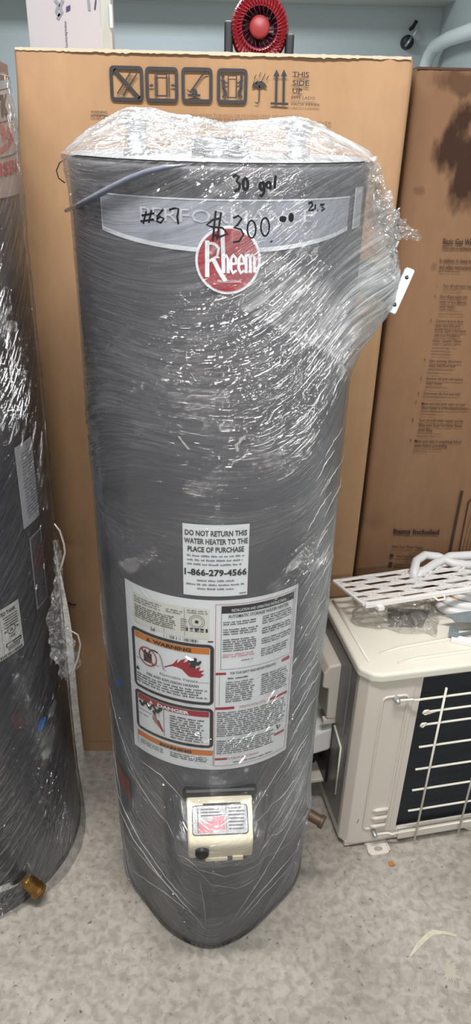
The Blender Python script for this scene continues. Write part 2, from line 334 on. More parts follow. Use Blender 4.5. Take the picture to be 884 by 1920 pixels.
class Ink:
    """flat printing: 2-D shapes in (u, v) metres laid on a surface by the map S(u, v, w)"""
    def __init__(s, S, inv=None, step=None): s.S = S; s.inv = inv; s.mb = MB(); s.step = step
    def poly(s, pts, w, m):
        s.mb.cur = m; s.mb.add([s.S(p[0], p[1], w) for p in pts], [tuple(range(len(pts)))])
    def quad(s, p0, p1, p2, p3, w, m):
        """p0..p3 corners (u,v) counter-clockwise, subdivided along both sides when the surface is curved"""
        p = [np.array(q, float) for q in (p0, p1, p2, p3)]
        nu = nv = 1
        if s.step:
            nu = max(1, int(math.ceil(max(abs((p[1] - p[0])[0]), abs((p[2] - p[3])[0])) / s.step)))
            nv = max(1, int(math.ceil(max(abs((p[3] - p[0])[0]), abs((p[2] - p[1])[0])) / s.step)))
        vs = []
        for j in range(nv + 1):
            for i in range(nu + 1):
                a, b = i / nu, j / nv
                q = (p[0] * (1 - a) + p[1] * a) * (1 - b) + (p[3] * (1 - a) + p[2] * a) * b
                vs.append(s.S(q[0], q[1], w))
        k = nu + 1
        s.mb.cur = m; s.mb.add(vs, [(j * k + i, j * k + i + 1, (j + 1) * k + i + 1, (j + 1) * k + i) for j in range(nv) for i in range(nu)])
    def rect(s, x0, y0, x1, y1, w, m): s.quad((x0, y0), (x1, y0), (x1, y1), (x0, y1), w, m)
    def frame(s, x0, y0, x1, y1, t, w, m, r=0):
        if r <= 0:
            s.rect(x0, y0, x1, y0 + t, w, m); s.rect(x0, y1 - t, x1, y1, w, m); s.rect(x0, y0 + t, x0 + t, y1 - t, w, m); s.rect(x1 - t, y0 + t, x1, y1 - t, w, m)
        else: s.stroke(rrect(x0 + t / 2, y0 + t / 2, x1 - t / 2, y1 - t / 2, r), t, w, m, close=True)
    def stroke(s, pts, t, w, m, close=False):
        p = [np.array(q, float) for q in pts]
        if s.step:
            q = []
            for i in range(len(p) if close else len(p) - 1):
                a, b = p[i], p[(i + 1) % len(p)]; n = max(1, int(np.linalg.norm(b - a) / s.step))
                q += [a + (b - a) * k / n for k in range(n)]
            if not close: q.append(p[-1])
            p = q
        k = len(p); L = []; R = []
        for i in range(k):
            a = p[i - 1] if (close or i > 0) else p[i]; b = p[(i + 1) % k] if (close or i < k - 1) else p[i]
            d = b - a; d = d / (np.linalg.norm(d) + 1e-9); n = np.array([-d[1], d[0]]) * t / 2
            L.append(p[i] + n); R.append(p[i] - n)
        s.mb.cur = m
        vs = [s.S(q[0], q[1], w) for q in L] + [s.S(q[0], q[1], w) for q in R]
        s.mb.add(vs, [(k + i, k + (i + 1) % k, (i + 1) % k, i) for i in range(k if close else k - 1)])
    def disc(s, cx, cy, rx, ry, w, m, n=40, rings=6, r0=0.):
        s.mb.cur = m; vs = []; fs = []
        for k in range(rings + 1):
            q = r0 + (1 - r0) * k / rings
            for j in range(n):
                a = 2 * PI * j / n; vs.append(s.S(cx + rx * q * math.cos(a), cy + ry * q * math.sin(a), w))
        for k in range(rings):
            for j in range(n): fs.append((k * n + j, (k + 1) * n + j, (k + 1) * n + (j + 1) % n, k * n + (j + 1) % n))
        s.mb.add(vs, fs)
    def text(s, t, x, y, h, w, m, width=None, bold=0., align='l', slant=0.):
        v, f = text_mesh(t, bold)
        if not len(v): return
        W = v[:, 0].max(); k = (width / W) if width else h
        x0 = x - (W * k) * {'l': 0, 'c': .5, 'r': 1}[align]
        s.mb.cur = m; s.mb.add([s.S(x0 + a * k + b * h * slant, y + b * h, w) for a, b in v], f)
    def text3(s, t, p0, p1, ph, w, m, bold=0.):
        """text whose baseline runs p0->p1 and whose cap top-left is ph (photo points turned into surface points)"""
        v, f = text_mesh(t, bold); W = v[:, 0].max()
        a, b, c = (np.array(s.inv(*q)) for q in (p0, p1, ph)); e = (b - a) / W; g = c - a
        s.mb.cur = m; s.mb.add([s.S(*(a + e * p + g * q), w) for p, q in v], f)
    def pstroke(s, pts, t, w, m, close=False): s.stroke([s.inv(*q) for q in pts], t, w, m, close)
    def ppoly(s, pts, w, m): s.poly([s.inv(*q) for q in pts], w, m)
    def greek(s, x0, y0, x1, y1, lh, w, m, fill=.5, rag=.15, word=(3, 9), cw=None):
        """blurred-out small print: rows of letter-sized dashes with word gaps"""
        y = y1 - lh; cw = cw or lh * .42
        while y >= y0 - 1e-6:
            x = x0; end = x1 - (x1 - x0) * rag * random.random()
            while x < end:
                n = random.randint(*word)
                wl = min(n * cw, end - x)
                if wl <= cw * .5: break
                q = x
                while q < x + wl - cw * .3:
                    hh = lh * fill * random.choice((.75, .75, 1, 1.15)); s.rect(q, y, min(q + cw * .78, x1), y + hh, w, m); q += cw
                x += wl + cw * 1.1
            y -= lh
    def build(s, name, mats, parent, origin=(0, 0, 0)): return s.mb.build(name, mats, parent, origin)

# ------------------------------------------------------------------ value noise
def vnoise(x, y, seed=0):
    xi = np.floor(x).astype(np.int64); yi = np.floor(y).astype(np.int64); fx = x - xi; fy = y - yi
    fx = fx * fx * (3 - 2 * fx); fy = fy * fy * (3 - 2 * fy)
    def h(a, b):
        k = (a * 374761393 + b * 668265263 + seed * 974634777) & 0x7fffffff
        k = ((k ^ (k >> 13)) * 1274126177) & 0x7fffffff
        return ((k ^ (k >> 16)) & 0xffff) / 65535.
    return (h(xi, yi) * (1 - fx) + h(xi + 1, yi) * fx) * (1 - fy) + (h(xi, yi + 1) * (1 - fx) + h(xi + 1, yi + 1) * fx) * fy
def ridge(x, y, seed=0, p=3): return (1 - np.abs(2 * vnoise(x, y, seed) - 1)) ** p
def sstep(a, b, x): t = np.clip((x - a) / (b - a), 0, 1); return t * t * (3 - 2 * t)
def gridmesh(name, P, U, milk, m, parent, origin, wrap=True, keep=None, busy=None, glint=None):
    """P: (rows, cols, 3) points, U: (rows, cols, 2) flow coordinates, milk: (rows, cols)"""
    r, c = P.shape[:2]; V = (P - np.array(origin)).reshape(-1, 3)
    i, j = np.meshgrid(np.arange(r - 1), np.arange(c - 1), indexing='ij'); a = (i * c + j).ravel()
    Fq = np.stack([a, a + 1, a + 1 + c, a + c], 1)
    if keep is not None: Fq = Fq[keep[:-1, :-1].ravel()]
    me = bpy.data.meshes.new(name); me.vertices.add(len(V)); me.vertices.foreach_set('co', V.astype(np.float32).ravel())
    me.loops.add(Fq.size); me.loops.foreach_set('vertex_index', Fq.astype(np.int32).ravel())
    me.polygons.add(len(Fq)); me.polygons.foreach_set('loop_start', np.arange(0, Fq.size, 4, dtype=np.int32)); me.polygons.foreach_set('loop_total', np.full(len(Fq), 4, np.int32))
    me.update(calc_edges=True)
    uv = me.uv_layers.new(name='flow'); uv.data.foreach_set('uv', U.reshape(-1, 2)[Fq.ravel()].astype(np.float32).ravel())
    at_ = me.attributes.new('milk', 'FLOAT', 'POINT'); at_.data.foreach_set('value', milk.astype(np.float32).ravel())
    bz = np.ones(milk.shape) if busy is None else busy
    at_ = me.attributes.new('glint', 'FLOAT', 'POINT'); at_.data.foreach_set('value', (np.full(milk.shape, .0) if glint is None else glint).astype(np.float32).ravel())
    at_ = me.attributes.new('busy', 'FLOAT', 'POINT'); at_.data.foreach_set('value', bz.astype(np.float32).ravel())
    return link(name, me, m, parent, origin, smooth=True)

# ================================================================== room
def slab(name, a, b, m, org=(0, 0, 0)):
    q = MB(); q.box(a, b); return struct(q.build(name, m, None, org))
slab('floor', (-3, -2.5, -.1), (3, 5.6, 0), M['floor'])
slab('wall_back', (-3, 5.5, 0), (1.225, 5.6, 2.6), M['wall'])
slab('wall_right', (1.225, -2.5, 0), (1.325, 5.6, 2.6), M['wallr'])
slab('wall_left', (-3.1, -2.5, 0), (-3, 5.6, 2.6), M['wall'])
slab('wall_front', (-3, -2.6, 0), (1.225, -2.5, 2.6), M['wall'])
slab('ceiling', (-3, -2.5, 2.6), (1.225, 5.6, 2.7), M['ceil'])
slab('trim_1', (-3, 5.18, 2.115), (1.225, 5.5, 2.6), M['soffit'])

# white pipe coming up in the far corner and bending along the right wall
q = MB(); a = at(832, 118, y=5.3); 
pts = [(1.13, 5.35, .02), (1.13, 5.35, 1.5), (1.13, 5.35, 1.80), (1.14, 5.33, 1.85), (1.15, 5.24, 1.89), (1.15, 4.9, 1.90), (1.15, 4.0, 1.885), (1.15, 2.6, 1.86)]
q.tube(pts, .038, 14)
tag(q.build('wall_pipe', M['pipe'], None, pts[0]), 'white painted pipe rising in the far corner and turning along the right wall', 'pipe')
# small fitting hanging on the far wall
q = MB(); c0 = at(765, 79, y=5.46); c1 = at(778, 46, y=5.46)
t = thing('wall_outlet', (c0[0], 5.5, c0[2]), 'small dark round cable outlet on the far wall below a black hook', 'wall fitting')
q.lathe([(.001, -.03), (.028, -.03), (.036, -.02), (.04, 0), (.04, .04)], c0, (0, 1, 0), 24); q.build('ring', M['rubber'], t, t.location)
q = MB(); q.tube([c0 + (-.018, -.03, -.025), c0 + (.0, -.05, 0), c0 + (.015, -.03, .025)], .008, 8); q.build('plug', M['steel'], t, t.location)
q = MB(); q.tube([c0 + (.03, -.01, .03), c0 + (.05, -.01, .07), c1 + (.015, 0, -.04), c1 + (.012, 0, 0)], .006, 8); q.build('cable', M['pipe'], t, t.location)
q = MB(); q.tube([c1 + (-.015, .04, -.02), c1 + (-.01, 0, -.015), c1 + (.01, -.01, .02)], .011, 8)
tag(q.build('wall_hook', M['black'], None, tuple(c1)), 'small black hook on the far wall above the round outlet', 'hook')

# ================================================================== cardboard boxes
def carton(name, x0, x1, y0, y1, z1, m, label, wob=.002, crease=None, nx=60, nz=150, lean=0):
    """tall carton: wobbly front with a rounded long edge, plain sides and back"""
    P = []; r = .008
    prof = []                                    # outline seen from above, counter-clockwise from back-left
    prof += [(x0, y1)] + [(x0, y0 + (y1 - y0) * k) for k in (.7, .4, .1)] + [(x0, y0 + r), (x0 + .3 * r, y0 + .3 * r), (x0 + r, y0)]
    prof += [(x0 + r + (x1 - x0 - 2 * r) * k / nx, y0) for k in range(1, nx)]
    prof += [(x1 - r, y0), (x1 - .3 * r, y0 + .3 * r), (x1, y0 + r)] + [(x1, y0 + (y1 - y0) * k) for k in (.1, .4, .7)] + [(x1, y1)]
    prof = np.array(prof); k = len(prof); zs = np.linspace(0.0005, z1, nz)
    X = np.tile(prof[:, 0], (nz, 1)); Y = np.tile(prof[:, 1], (nz, 1)); Z = np.tile(zs[:, None], (1, k)).copy()
    front = (np.abs(Y - y0) < .02)
    d = (vnoise(X * 9 + 3, Z * 4, 5) - .5) * wob * 2 + (vnoise(X * 30, Z * 14, 8) - .5) * wob * .5
    d -= .0025 * np.exp(-((X - x1 + .03 + .01 * vnoise(Z * 3, X * 0, 4)) / .006) ** 2)
    if crease:
        for (cx, cz, w, h, dep) in crease: d += dep * np.exp(-((X - cx) / w) ** 2 - ((Z - cz) / h) ** 2)
    Y = Y + np.where(front, d, 0)
    X = X + np.where(X < x0 + .02, (vnoise(Z * 6, Z * 0, 3) - .5) * .004, 0)
    top = np.zeros_like(Z); top[-1] = (vnoise(X[-1] * 160, X[-1] * 0, 2) - .5) * .003; Z += top
    X = X + (lean * Z / z1 - (.034 * sstep(.38, .8, Z) * (1 - sstep(1.2, 1.53, Z)) if lean else 0)) * np.clip((x0 + .06 - X) / .06, 0, 1) * 1.0
    mb = MB(); V = np.stack([X, Y, Z], 2).reshape(-1, 3)
    fs = [(i * k + j, i * k + j + 1, (i + 1) * k + j + 1, (i + 1) * k + j) for i in range(nz - 1) for j in range(k - 1)]
    fs += [(i * k + k - 1, i * k, (i + 1) * k, (i + 1) * k + k - 1) for i in range(nz - 1)]
    fs.append(tuple((nz - 1) * k + j for j in range(k))); fs.append(tuple(range(k))[::-1])
    mb.smooth = True; mb.add(V, fs[:-2]); mb.smooth = False; mb.add(V, fs[-2:])
    t = thing(name, ((x0 + x1) / 2, (y0 + y1) / 2, 0), label, 'box')
    return t, mb.build('box_body', m, t, t.location)
BX, BY = -.383, 1.355
t1, b1 = carton('cardboard_box', -.384, .268, BY, 1.86, 1.546, M['card'], 'tall light tan carton printed THIS SIDE UP behind the wrapped grey heater', .0022,
            [(-.33, .9, .012, .05, .003), (.215, 1.41, .004, .03, .003), (-.36, 1.1, .006, .3, .0015), (-.355, .62, .02, .006, .004)], lean=.013)
def planeS(y0):
    return (lambda u, v, w: (u, y0 - w, v)), (lambda px, py: (at(px, py, y=y0)[0], at(px, py, y=y0)[2]))
S, inv = planeS(BY - .0035)
ink = Ink(S, inv); w = .0004
def icon_frame(px0, py0, px1, py1):
    a = inv(px0, py1); b = inv(px1, py0); ink.frame(a[0], a[1], b[0], b[1], .0052, w, 0, r=.004); return a, b
icon_frame(208, 124, 268, 189); icon_frame(274, 126, 334, 191); icon_frame(341, 127, 399, 192); icon_frame(407, 129, 465, 194)
ink.pstroke([(214, 130), (262, 184)], .0052, w * 2, 0)
ink.ppoly([(210, 127), (220, 127), (210, 138)], w * 2, 0); ink.ppoly([(266, 188), (255, 188), (266, 176)], w * 2, 0)
ink.pstroke([(220, 176), (246, 134)], .002, w, 0); ink.pstroke([(231, 180), (257, 138)], .002, w, 0)
for k in range(11):
    f_ = k / 11; ink.pstroke([(224 + 21 * f_, 174 - 36 * f_), (233 + 21 * f_, 177 - 36 * f_)], .0011, w, 1)
a = inv(294, 181); b = inv(314, 138); ink.frame(a[0], a[1], b[0], b[1], .0022, w, 0)
for x in (291, 317): ink.pstroke([(x, 137), (x + 1, 181)], .0017, w, 0)
ink.pstroke([(280, 161), (288, 160)], .0022, w, 0); ink.ppoly([(288, 160), (283, 156), (284, 164)], w * 2, 0)
ink.pstroke([(329, 161), (321, 160)], .0022, w, 0); ink.ppoly([(321, 160), (326, 156), (325, 164)], w * 2, 0)
ink.pstroke([(391, 136), (384, 138), (378, 143), (357, 173)], .0026, w, 0); ink.pstroke([(353, 179), (376, 179)], .0035, w, 0)
a = inv(365, 171); ink.disc(a[0], a[1], .0036, .0036, w, 0, 14, 2); ink.pstroke([(351, 168), (358, 174)], .0015, w, 0)
ink.ppoly([(360, 176), (362, 170), (370, 170), (371, 177)], w * 2, 0)
a = inv(427, 184); b = inv(445, 141); ink.frame(a[0], a[1], b[0], b[1], .0017, w, 0)
for s_ in (1, -1):
    X_ = lambda x, s_=s_: 872 - x if s_ == -1 else x
    a = inv(X_(418.5), 144); ink.disc(a[0], a[1], .0027, .003, w, 0, 12, 2)
    ink.ppoly([(X_(416), 149), (X_(421), 149), (X_(423), 160), (X_(422), 168), (X_(417), 166)], w, 0)
    ink.pstroke([(X_(420), 151), (X_(424), 156), (X_(429), 154)], .0022, w * 2, 0)
    ink.pstroke([(X_(419), 166), (X_(422), 174), (X_(418), 183)], .003, w, 0); ink.pstroke([(X_(421), 166), (X_(425), 173), (X_(423), 183)], .0026, w * 2, 0)
# umbrella with rain
arc = [(487 + 14 * math.cos(math.radians(a)), 165 - 13 * math.sin(math.radians(a))) for a in range(0, 181, 15)]
ink.ppoly(arc + [(480, 162), (487, 165), (494, 162)][::1], w, 0)
ink.pstroke([(487, 160), (486, 190), (483, 194), (479, 192)], .0018, w, 0)
for (x, y) in ((477, 140), (486, 136), (494, 138), (500, 142), (480, 150), (490, 146), (474, 152)):
    ink.pstroke([(x, y + 8), (x + 4, y)], .0012, w, 0)
# this-way-up arrows
for x in (518, 532):
    ink.pstroke([(x, 192), (x + 1, 138)], .0036, w, 0); ink.ppoly([(x + 1, 130), (x - 5, 143), (x + 7, 143)], w * 2, 0)
ink.pstroke([(508, 194), (541, 195)], .0034, w, 0)
for tx, x0, x1, y0, y1, bo in (('THIS', 549, 580, 144, 134, .015), ('SIDE', 549, 580, 160, 150, .015), ('UP', 549, 567, 175, 165, .015), ('ESTE LADO', 547, 591, 186, 180, .0), ('HACIA ARRIBA', 547, 600, 198, 192, .0)):
    ink.text3(tx, (x0, y0), (x1, y0 + (x1 - x0) * .025), (x0, y1), w, 0, bo)
ink.text3('WARNING:', (170, 212), (202, 213), (170, 207), w, 0, .01); ink.text3('ADVERTENCIA:', (170, 220), (214, 221), (170, 215), w, 0, .01)
ink.text3('NOT TO BE USED FOR GRIPPING WHEN TURNING OR MOVING UNIT. DO NOT USE', (250, 217), (560, 222), (250, 211), w, 1, .0)
ink.text3('NO SE DEBEN USAR PARA SUJETAR AL GIRAR O MOVER', (350, 226), (622, 234), (350, 220), w, 1, .0)
M['inkfade'] = mat('faded_print', (110, 82, 62), .8)
ink.build('printed_symbols', [M['ink'], M['inkfade']], b1, t1.location)
# torn pale liner along the top edge
q = MB(); n = 140; vs = []
for i in range(n + 1):
    x = -.369 + .631 * i / n; j = abs(vnoise(np.array([i * .9]), np.array([.5]), 3)[0] - .3)
    vs += [(x, BY - .0035, 1.5455 - .004 * j), (x, BY - .0035, 1.5485 + .002 * j), (x, BY + .004, 1.549 + .002 * j)]
q.add(vs, [f for i in range(n) for f in ((3 * i, 3 * i + 3, 3 * i + 4, 3 * i + 1), (3 * i + 1, 3 * i + 4, 3 * i + 5, 3 * i + 2))])
q.build('torn_liner', M['paperedge'], b1, t1.location)
# pen mark and perforations near the foot
ink = Ink(S, inv); ink.pstroke([(128, 1130), (135, 1134), (143, 1134)], .0045, w, 0); ink.build('pen_mark', [M['ink']], b1, t1.location); ink = Ink(S, inv)
for k in range(9): ink.pstroke([(166 + k * 7, 1390), (169 + k * 7, 1390)], .0012, w, 0)
ink.build('perforation', [M['ink']], b1, t1.location)

BY2 = 1.42
t2, b2 = carton('cardboard_box', .287, .60, BY2, 1.8, 1.536, M['cardb'], 'darker brown stained carton with printed instructions, standing behind the air conditioner', .0025,
            [(.31, .65, .02, .02, .004), (.36, .85, .004, .08, .002)], nx=60)
q = MB(); q.box((.287, BY2 - .002, 1.5362), (.60, BY2 + .38, 1.540)); q.build('top_flap', mat('flap_dark', (70, 46, 34), .8), b2, t2.location)
S2, inv2 = planeS(BY2 - .004); ink = Ink(S2, inv2)
def bt(tx, x, y, h, bo=.02, wd=None, m=0):
    """one printed line: px start, baseline px, height px"""
    a = np.array(inv2(x, y)); c = inv2(x, y - h); hh = c[1] - a[1]
    ink.text(tx, a[0], a[1], hh * .88, w, m, bold=bo * .6, width=wd)
bt('Basic Gas Water Heater Installation', 831, 457, 12, .04); bt('Pasos para la instalacion basica', 830, 467, 7, .03)
bt('In addition to these instructions', 825, 491, 8); bt('and safety instructions', 824, 503, 8); bt('Ademas de estas instrucciones', 822, 510, 4, .01)
L_ = [('1', 819, 538, 'Turn off cold water supply', 831, ''), ]
rows = [(819, 538, '1', 831, 538, 'Turn off cold water supply', 7), (None, 0, '', 830, 545, 'Cierre el suministro de agua', 4),
        (815, 557, '2', 826, 558, 'Shut off gas supply and', 7), (None, 0, '', 825, 568, 'meter or at a different', 7), (None, 0, '', 824, 577, 'water heater', 7), (None, 0, '', 823, 584, 'Cierre el suministro de gas en el', 4), (None, 0, '', 822, 590, 'medidor o en un lugar del calentador', 4),
        (807, 603, '3', 818, 604, 'Connect hose to drain', 7), (None, 0, '', 817, 613, 'drain valve and carry', 7), (None, 0, '', 816, 622, 'NOTE: Open a hot water', 7), (None, 0, '', 815, 631, 'tank if air is pulled in', 7), (None, 0, '', 812, 641, 'heater. Caution: Water', 7), (None, 0, '', 812, 648, 'Conecte una manguera a la valvula', 4), (None, 0, '', 811, 654, 'de drenaje y lleve el agua', 4), (None, 0, '', 809, 660, 'nota: abra una llave de agua', 4), (None, 0, '', 808, 665, 'cuidado el agua puede estar', 4),
        (795, 677, '4', 805, 679, 'After draining, disconnect', 7), (None, 0, '', 804, 688, 'water lines from tank', 7), (None, 0, '', 803, 695, 'Despues de drenar desconecte las', 4), (None, 0, '', 802, 700, 'lineas del tanque', 4),
        (789, 711, '5', 800, 712, 'Remove old tank and replace', 7), (None, 0, '', 799, 721, 'water heater', 7), (None, 0, '', 798, 728, 'Retire el tanque viejo y coloque', 4),
        (784, 739, '6', 795, 740, 'Disconnect the hot and cold', 7), (None, 0, '', 794, 746, 'Desconecte la caliente y la fria', 4),
        (779, 757, '7', 791, 759, 'Make sure the drain valve on your', 7), (None, 0, '', 790, 767, 'water heater is in the closed position', 7), (None, 0, '', 789, 773, 'Asegurese de que la valvula de', 4), (None, 0, '', 788, 778, 'drenaje este cerrada', 4),
        (773, 789, '8', 786, 790, 'Turn on cold water supply and let', 7), (None, 0, '', 785, 799, 'filling tank. Keep hot water faucet', 7), (None, 0, '', 784, 808, 'while filling', 7), (None, 0, '', 782, 814, 'Abra el suministro de agua fria y', 4), (None, 0, '', 781, 819, 'mantenga abierta la llave', 4),
        (769, 828, '9', 778, 829, 'Make sure tank is completely full of', 7), (None, 0, '', 777, 837, 'water before proceeding', 7), (None, 0, '', 776, 843, 'Asegurese de que el tanque este lleno', 4), (None, 0, '', 775, 848, 'antes de continuar', 4),
        (None, 0, '', 738, 1005, 'Artículos incluidos', 5), (None, 0, '', 735, 1027, 'With Your Water Heater', 6), (None, 0, '', 734, 1033, 'Con su calentador de agua incluye', 3),
        (None, 0, '', 743, 1045, 'Vent hood (with gas)', 6), (None, 0, '', 742, 1049, 'campana de ventilacion', 3), (None, 0, '', 740, 1060, 'Fasteners and screws', 6), (None, 0, '', 739, 1065, 'Sujetadores y tornillos', 5)]
for (nx_, ny_, nt_, x, y, tx, h) in rows:
    if nx_: bt(nt_, nx_, ny_, 6, .03)
    bt(tx, x, y, h * .92, .015 if h > 5 else 0, m=0 if h > 5 else 1)
a = inv2(738, 1000); b = inv2(824, 1000); ink.text('Items Included', a[0], a[1], .0125, w, 0, width=b[0] - a[0], bold=.05)
for (x, y, n_) in ((735, 1042, '1'), (733, 1057, '2'), (730, 1075, '3')):
    a = inv2(x, y); ink.disc(a[0], a[1], .0048, .0052, w, 0, 18, 2)
ink.pstroke([(867, 920), (843, 1040)], .0065, w, 0)
x1_ = inv2(880, 938)[0]; zt = inv2(880, 938)[1]; 
ink.pstroke([(900, 932), (885, 935), (879, 941), (860, 1040)], .0035, w, 0)
for k in range(7): ink.pstroke([(884 + k * 6, 965), (866 + k * 6, 1040)], .0012, w, 1)
ink.build('printed_text', [mat('brown_ink', (52, 34, 26), .8), mat('brown_ink_fine', (82, 56, 42), .8)], b2, t2.location)

# ================================================================== things on the tan box
# white carton, open at the top corner
t = thing('white_carton', (-.33, 1.68, 1.5495), 'white carton with purple diamond print standing on top of the tan cardboard box', 'box')
x0, x1, y0, y1, z0, z1 = -.408, -.272, 1.6, 1.76, 1.5495, 1.80
q = MB(); tv = .004
q.box((x0, y0, z0), (x1, y0 + tv, z1)); q.box((x0, y1 - tv, z0), (x1, y1, z1)); q.box((x0, y0 + tv, z0), (x0 + tv, y1 - tv, z1)); q.box((x1 - tv, y0 + tv, z0), (x1, y1 - tv, z1)); q.box((x0 + tv, y0 + tv, z0), (x1 - tv, y1 - tv, z0 + tv))
q.build('box_body', M['wcarton'], t, t.location, bevel=.0015)
q = MB(); q.add([(x1, y0, z0), (x1 + .012, y0 + .04, z0), (x1 + .012, y0 + .04, z1 - .06), (x1 - .003, y0, z1 - .02), (x1 + .001, y0 + .002, z0), (x1 + .013, y0 + .042, z0), (x1 + .013, y0 + .042, z1 - .06), (x1 - .002, y0 + .002, z1 - .02)],
     [(0, 1, 2, 3), (7, 6, 5, 4), (0, 3, 7, 4), (1, 0, 4, 5), (2, 1, 5, 6), (3, 2, 6, 7)])
q.box((x1 + .012, y0 + .03, 1.604), (x1 + .017, y0 + .038, 1.64)); q.build('side_flap', M['wclit'], t, t.location)
S3, inv3 = planeS(1.599); ink = Ink(S3, inv3)
ink.ppoly([(124, 13), (132, 9), (132, 19), (124, 23)], .0004, 0)
ink.build('printed_diamond', [M['purple']], t, t.location); ink = Ink(S3, inv3)
a = inv3(121, 40); b = inv3(124, 92); v_, f_ = text_mesh('manufacturing', .0); W = v_[:, 0].max(); ax = np.array(b) - np.array(a)
ink.mb.cur = 0; ink.mb.add([S3(*(np.array(a) + ax * p / W + np.array([.0052, .0003]) * q_), .0004) for p, q_ in v_], f_)
ink.build('printed_text', [M['purple']], t, t.location); ink = Ink(S3, inv3)
for pts_ in ([(103, 0), (110, 8), (106, 22), (112, 30)], [(118, 0), (113, 12), (116, 22), (108, 36)]): ink.pstroke(pts_, .006, .0004, 1)
ink.pstroke([(166, 0), (168, 20)], .005, .0004, 1); ink.pstroke([(180, 0), (178, 18)], .003, .0004, 0)
ink.build('smudge', [M['purple'], M['pgrey']], t, t.location)

# red jobsite fan
fc = np.array([.018, 1.62, 1.552]); t = thing('jobsite_fan', tuple(fc), 'red plastic jobsite fan with dark handles standing on the tan box', 'fan')
k_ = at(487, 53, y=1.62); hc = np.array([k_[0], 1.62, k_[2]])
R0 = .0545
q = MB()
oct_ = [(R0 * 1.02 * math.cos(math.radians(a)) * (1.0 if abs(a % 90 - 45) > 30 else .97), R0 * 1.05 * math.sin(math.radians(a))) for a in range(0, 360, 15)]
oct_ = [(x, y * (1.12 if y < 0 else 1.02)) for x, y in oct_]
inner = [(R0 * .66 * math.cos(math.radians(a)), R0 * .66 * math.sin(math.radians(a))) for a in range(0, 360, 15)]
n = len(oct_); V = []
for (ring, dy) in ((oct_, .03), (oct_, -.0), ([(x * .93, y * .93) for x, y in oct_], -.014), (inner, -.008), ([(x * .9, y * .9) for x, y in inner], .02)):
    V += [(hc[0] + x, hc[1] + dy, hc[2] + y) for x, y in ring]
q.add(V, [(i * n + j, i * n + (j + 1) % n, (i + 1) * n + (j + 1) % n, (i + 1) * n + j) for i in range(4) for j in range(n)])
q.build('housing', M['fanred'], t, fc)
q = MB()
for k in range(44):
    a = 2 * PI * k / 44; q.tube([(hc[0] + R0 * .62 * math.cos(a + .25), hc[1] - .0215, hc[2] + R0 * .62 * math.sin(a + .25)), (hc[0] + R0 * .63 * math.cos(a + .25), hc[1] - .022, hc[2] + R0 * .62 * math.sin(a + .25)), (hc[0] + R0 * .97 * math.cos(a + .4), hc[1] - .015, hc[2] + R0 * .97 * math.sin(a + .4))], .0011, 5)
for rr in (.62,): q.tube([(hc[0] + R0 * rr * math.cos(2 * PI * j / 40), hc[1] - .019, hc[2] + R0 * rr * math.sin(2 * PI * j / 40)) for j in range(40)], .0011, 5, close=True)
g = q.build('grille', M['fanred'], t, fc)
q = MB()
for k in range(22):
    a = 2 * PI * k / 22; q.tube([(hc[0] + R0 * .30 * math.cos(a), hc[1] - .010, hc[2] + R0 * .30 * math.sin(a)), (hc[0] + R0 * .62 * math.cos(a + .25), hc[1] - .020, hc[2] + R0 * .62 * math.sin(a + .25))], .0009, 5)
q.build('inner_grille', M['fandark'], g, fc)
q = MB(); q.lathe([(R0 * .62, -.019), (R0 * .5, .004), (R0 * .3, .012), (.0005, .013)], hc, (0, 1, 0), 36); q.build('funnel', mat('funnel_dark', (58, 14, 36), .5), t, fc)
q = MB(); q.lathe([(.0005, -.024), (.014, -.023), (.019, -.019), (.019, -.01)], hc, (0, 1, 0), 24); q.build('grille_hub', M['fanhub'], g, fc)
q = MB()
for k in range(6):
    a = 2 * PI * k / 6; V = []
    for rr, tw in ((.22, .5), (.62, .4)):
        for da in (-.38, .38): V.append((hc[0] + R0 * rr * math.cos(a + da), hc[1] + .004 + da * tw * .02, hc[2] + R0 * rr * math.sin(a + da)))
    V += [(x, y + .0015, z) for x, y, z in V]; q.add(V, [(0, 1, 3, 2), (6, 7, 5, 4), (0, 2, 6, 4), (1, 5, 7, 3), (0, 4, 5, 1), (2, 3, 7, 6)])
q.lathe([(.0005, -.004), (.015, -.003), (.015, .01)], hc, (0, 1, 0), 20); q.build('blades', M['fandark'], t, fc)
q = MB(); q.box((hc[0] - .025, hc[1] - .016, hc[2] + R0 * .98), (hc[0] + .03, hc[1] + .03, hc[2] + R0 * 1.12)); q.build('top_grip', M['fanred'], t, fc, bevel=.003)
for s_ in (-1, 1):
    q = MB(); xx = hc[0] + s_ * (R0 * 1.06)
    q.box((xx - .008, hc[1] - .012, fc[2]), (xx + .008, hc[1] + .03, hc[2] - .002 + (.012 if s_ < 0 else -.006))); q.build('side_handle', M['rubber'], t, fc, bevel=.004)
q = MB(); q.box((hc[0] - R0 * .9, hc[1] - .01, fc[2]), (hc[0] + R0 * .9, hc[1] + .03, hc[2] - R0 * .9)); q.build('foot', M['fanred'], t, fc, bevel=.003)

# ================================================================== main water heater
HX, HY = -.032, 1.05
HR = .194
def base_r(phi, z):
    """radius of the jacket's foot: rounded triangle with a corner at the front, easing into the round jacket"""
    k = 1 - sstep(.02, .30, z)
    d = -.021 * (np.exp(-((phi - .80) / .46) ** 2) + np.exp(-((phi + .86) / .46) ** 2)) + .006 * np.exp(-(phi / .22) ** 2)
    return HR + d * k
heater = thing('water_heater', (HX, HY, 0), 'tall grey water heater in clear stretch wrap, $300 marked in black, centre of the picture', 'water heater')
HO = (HX, HY, 0)
def cyl(phi, r, z): return (HX + r * np.sin(phi), HY - r * np.cos(phi), z)
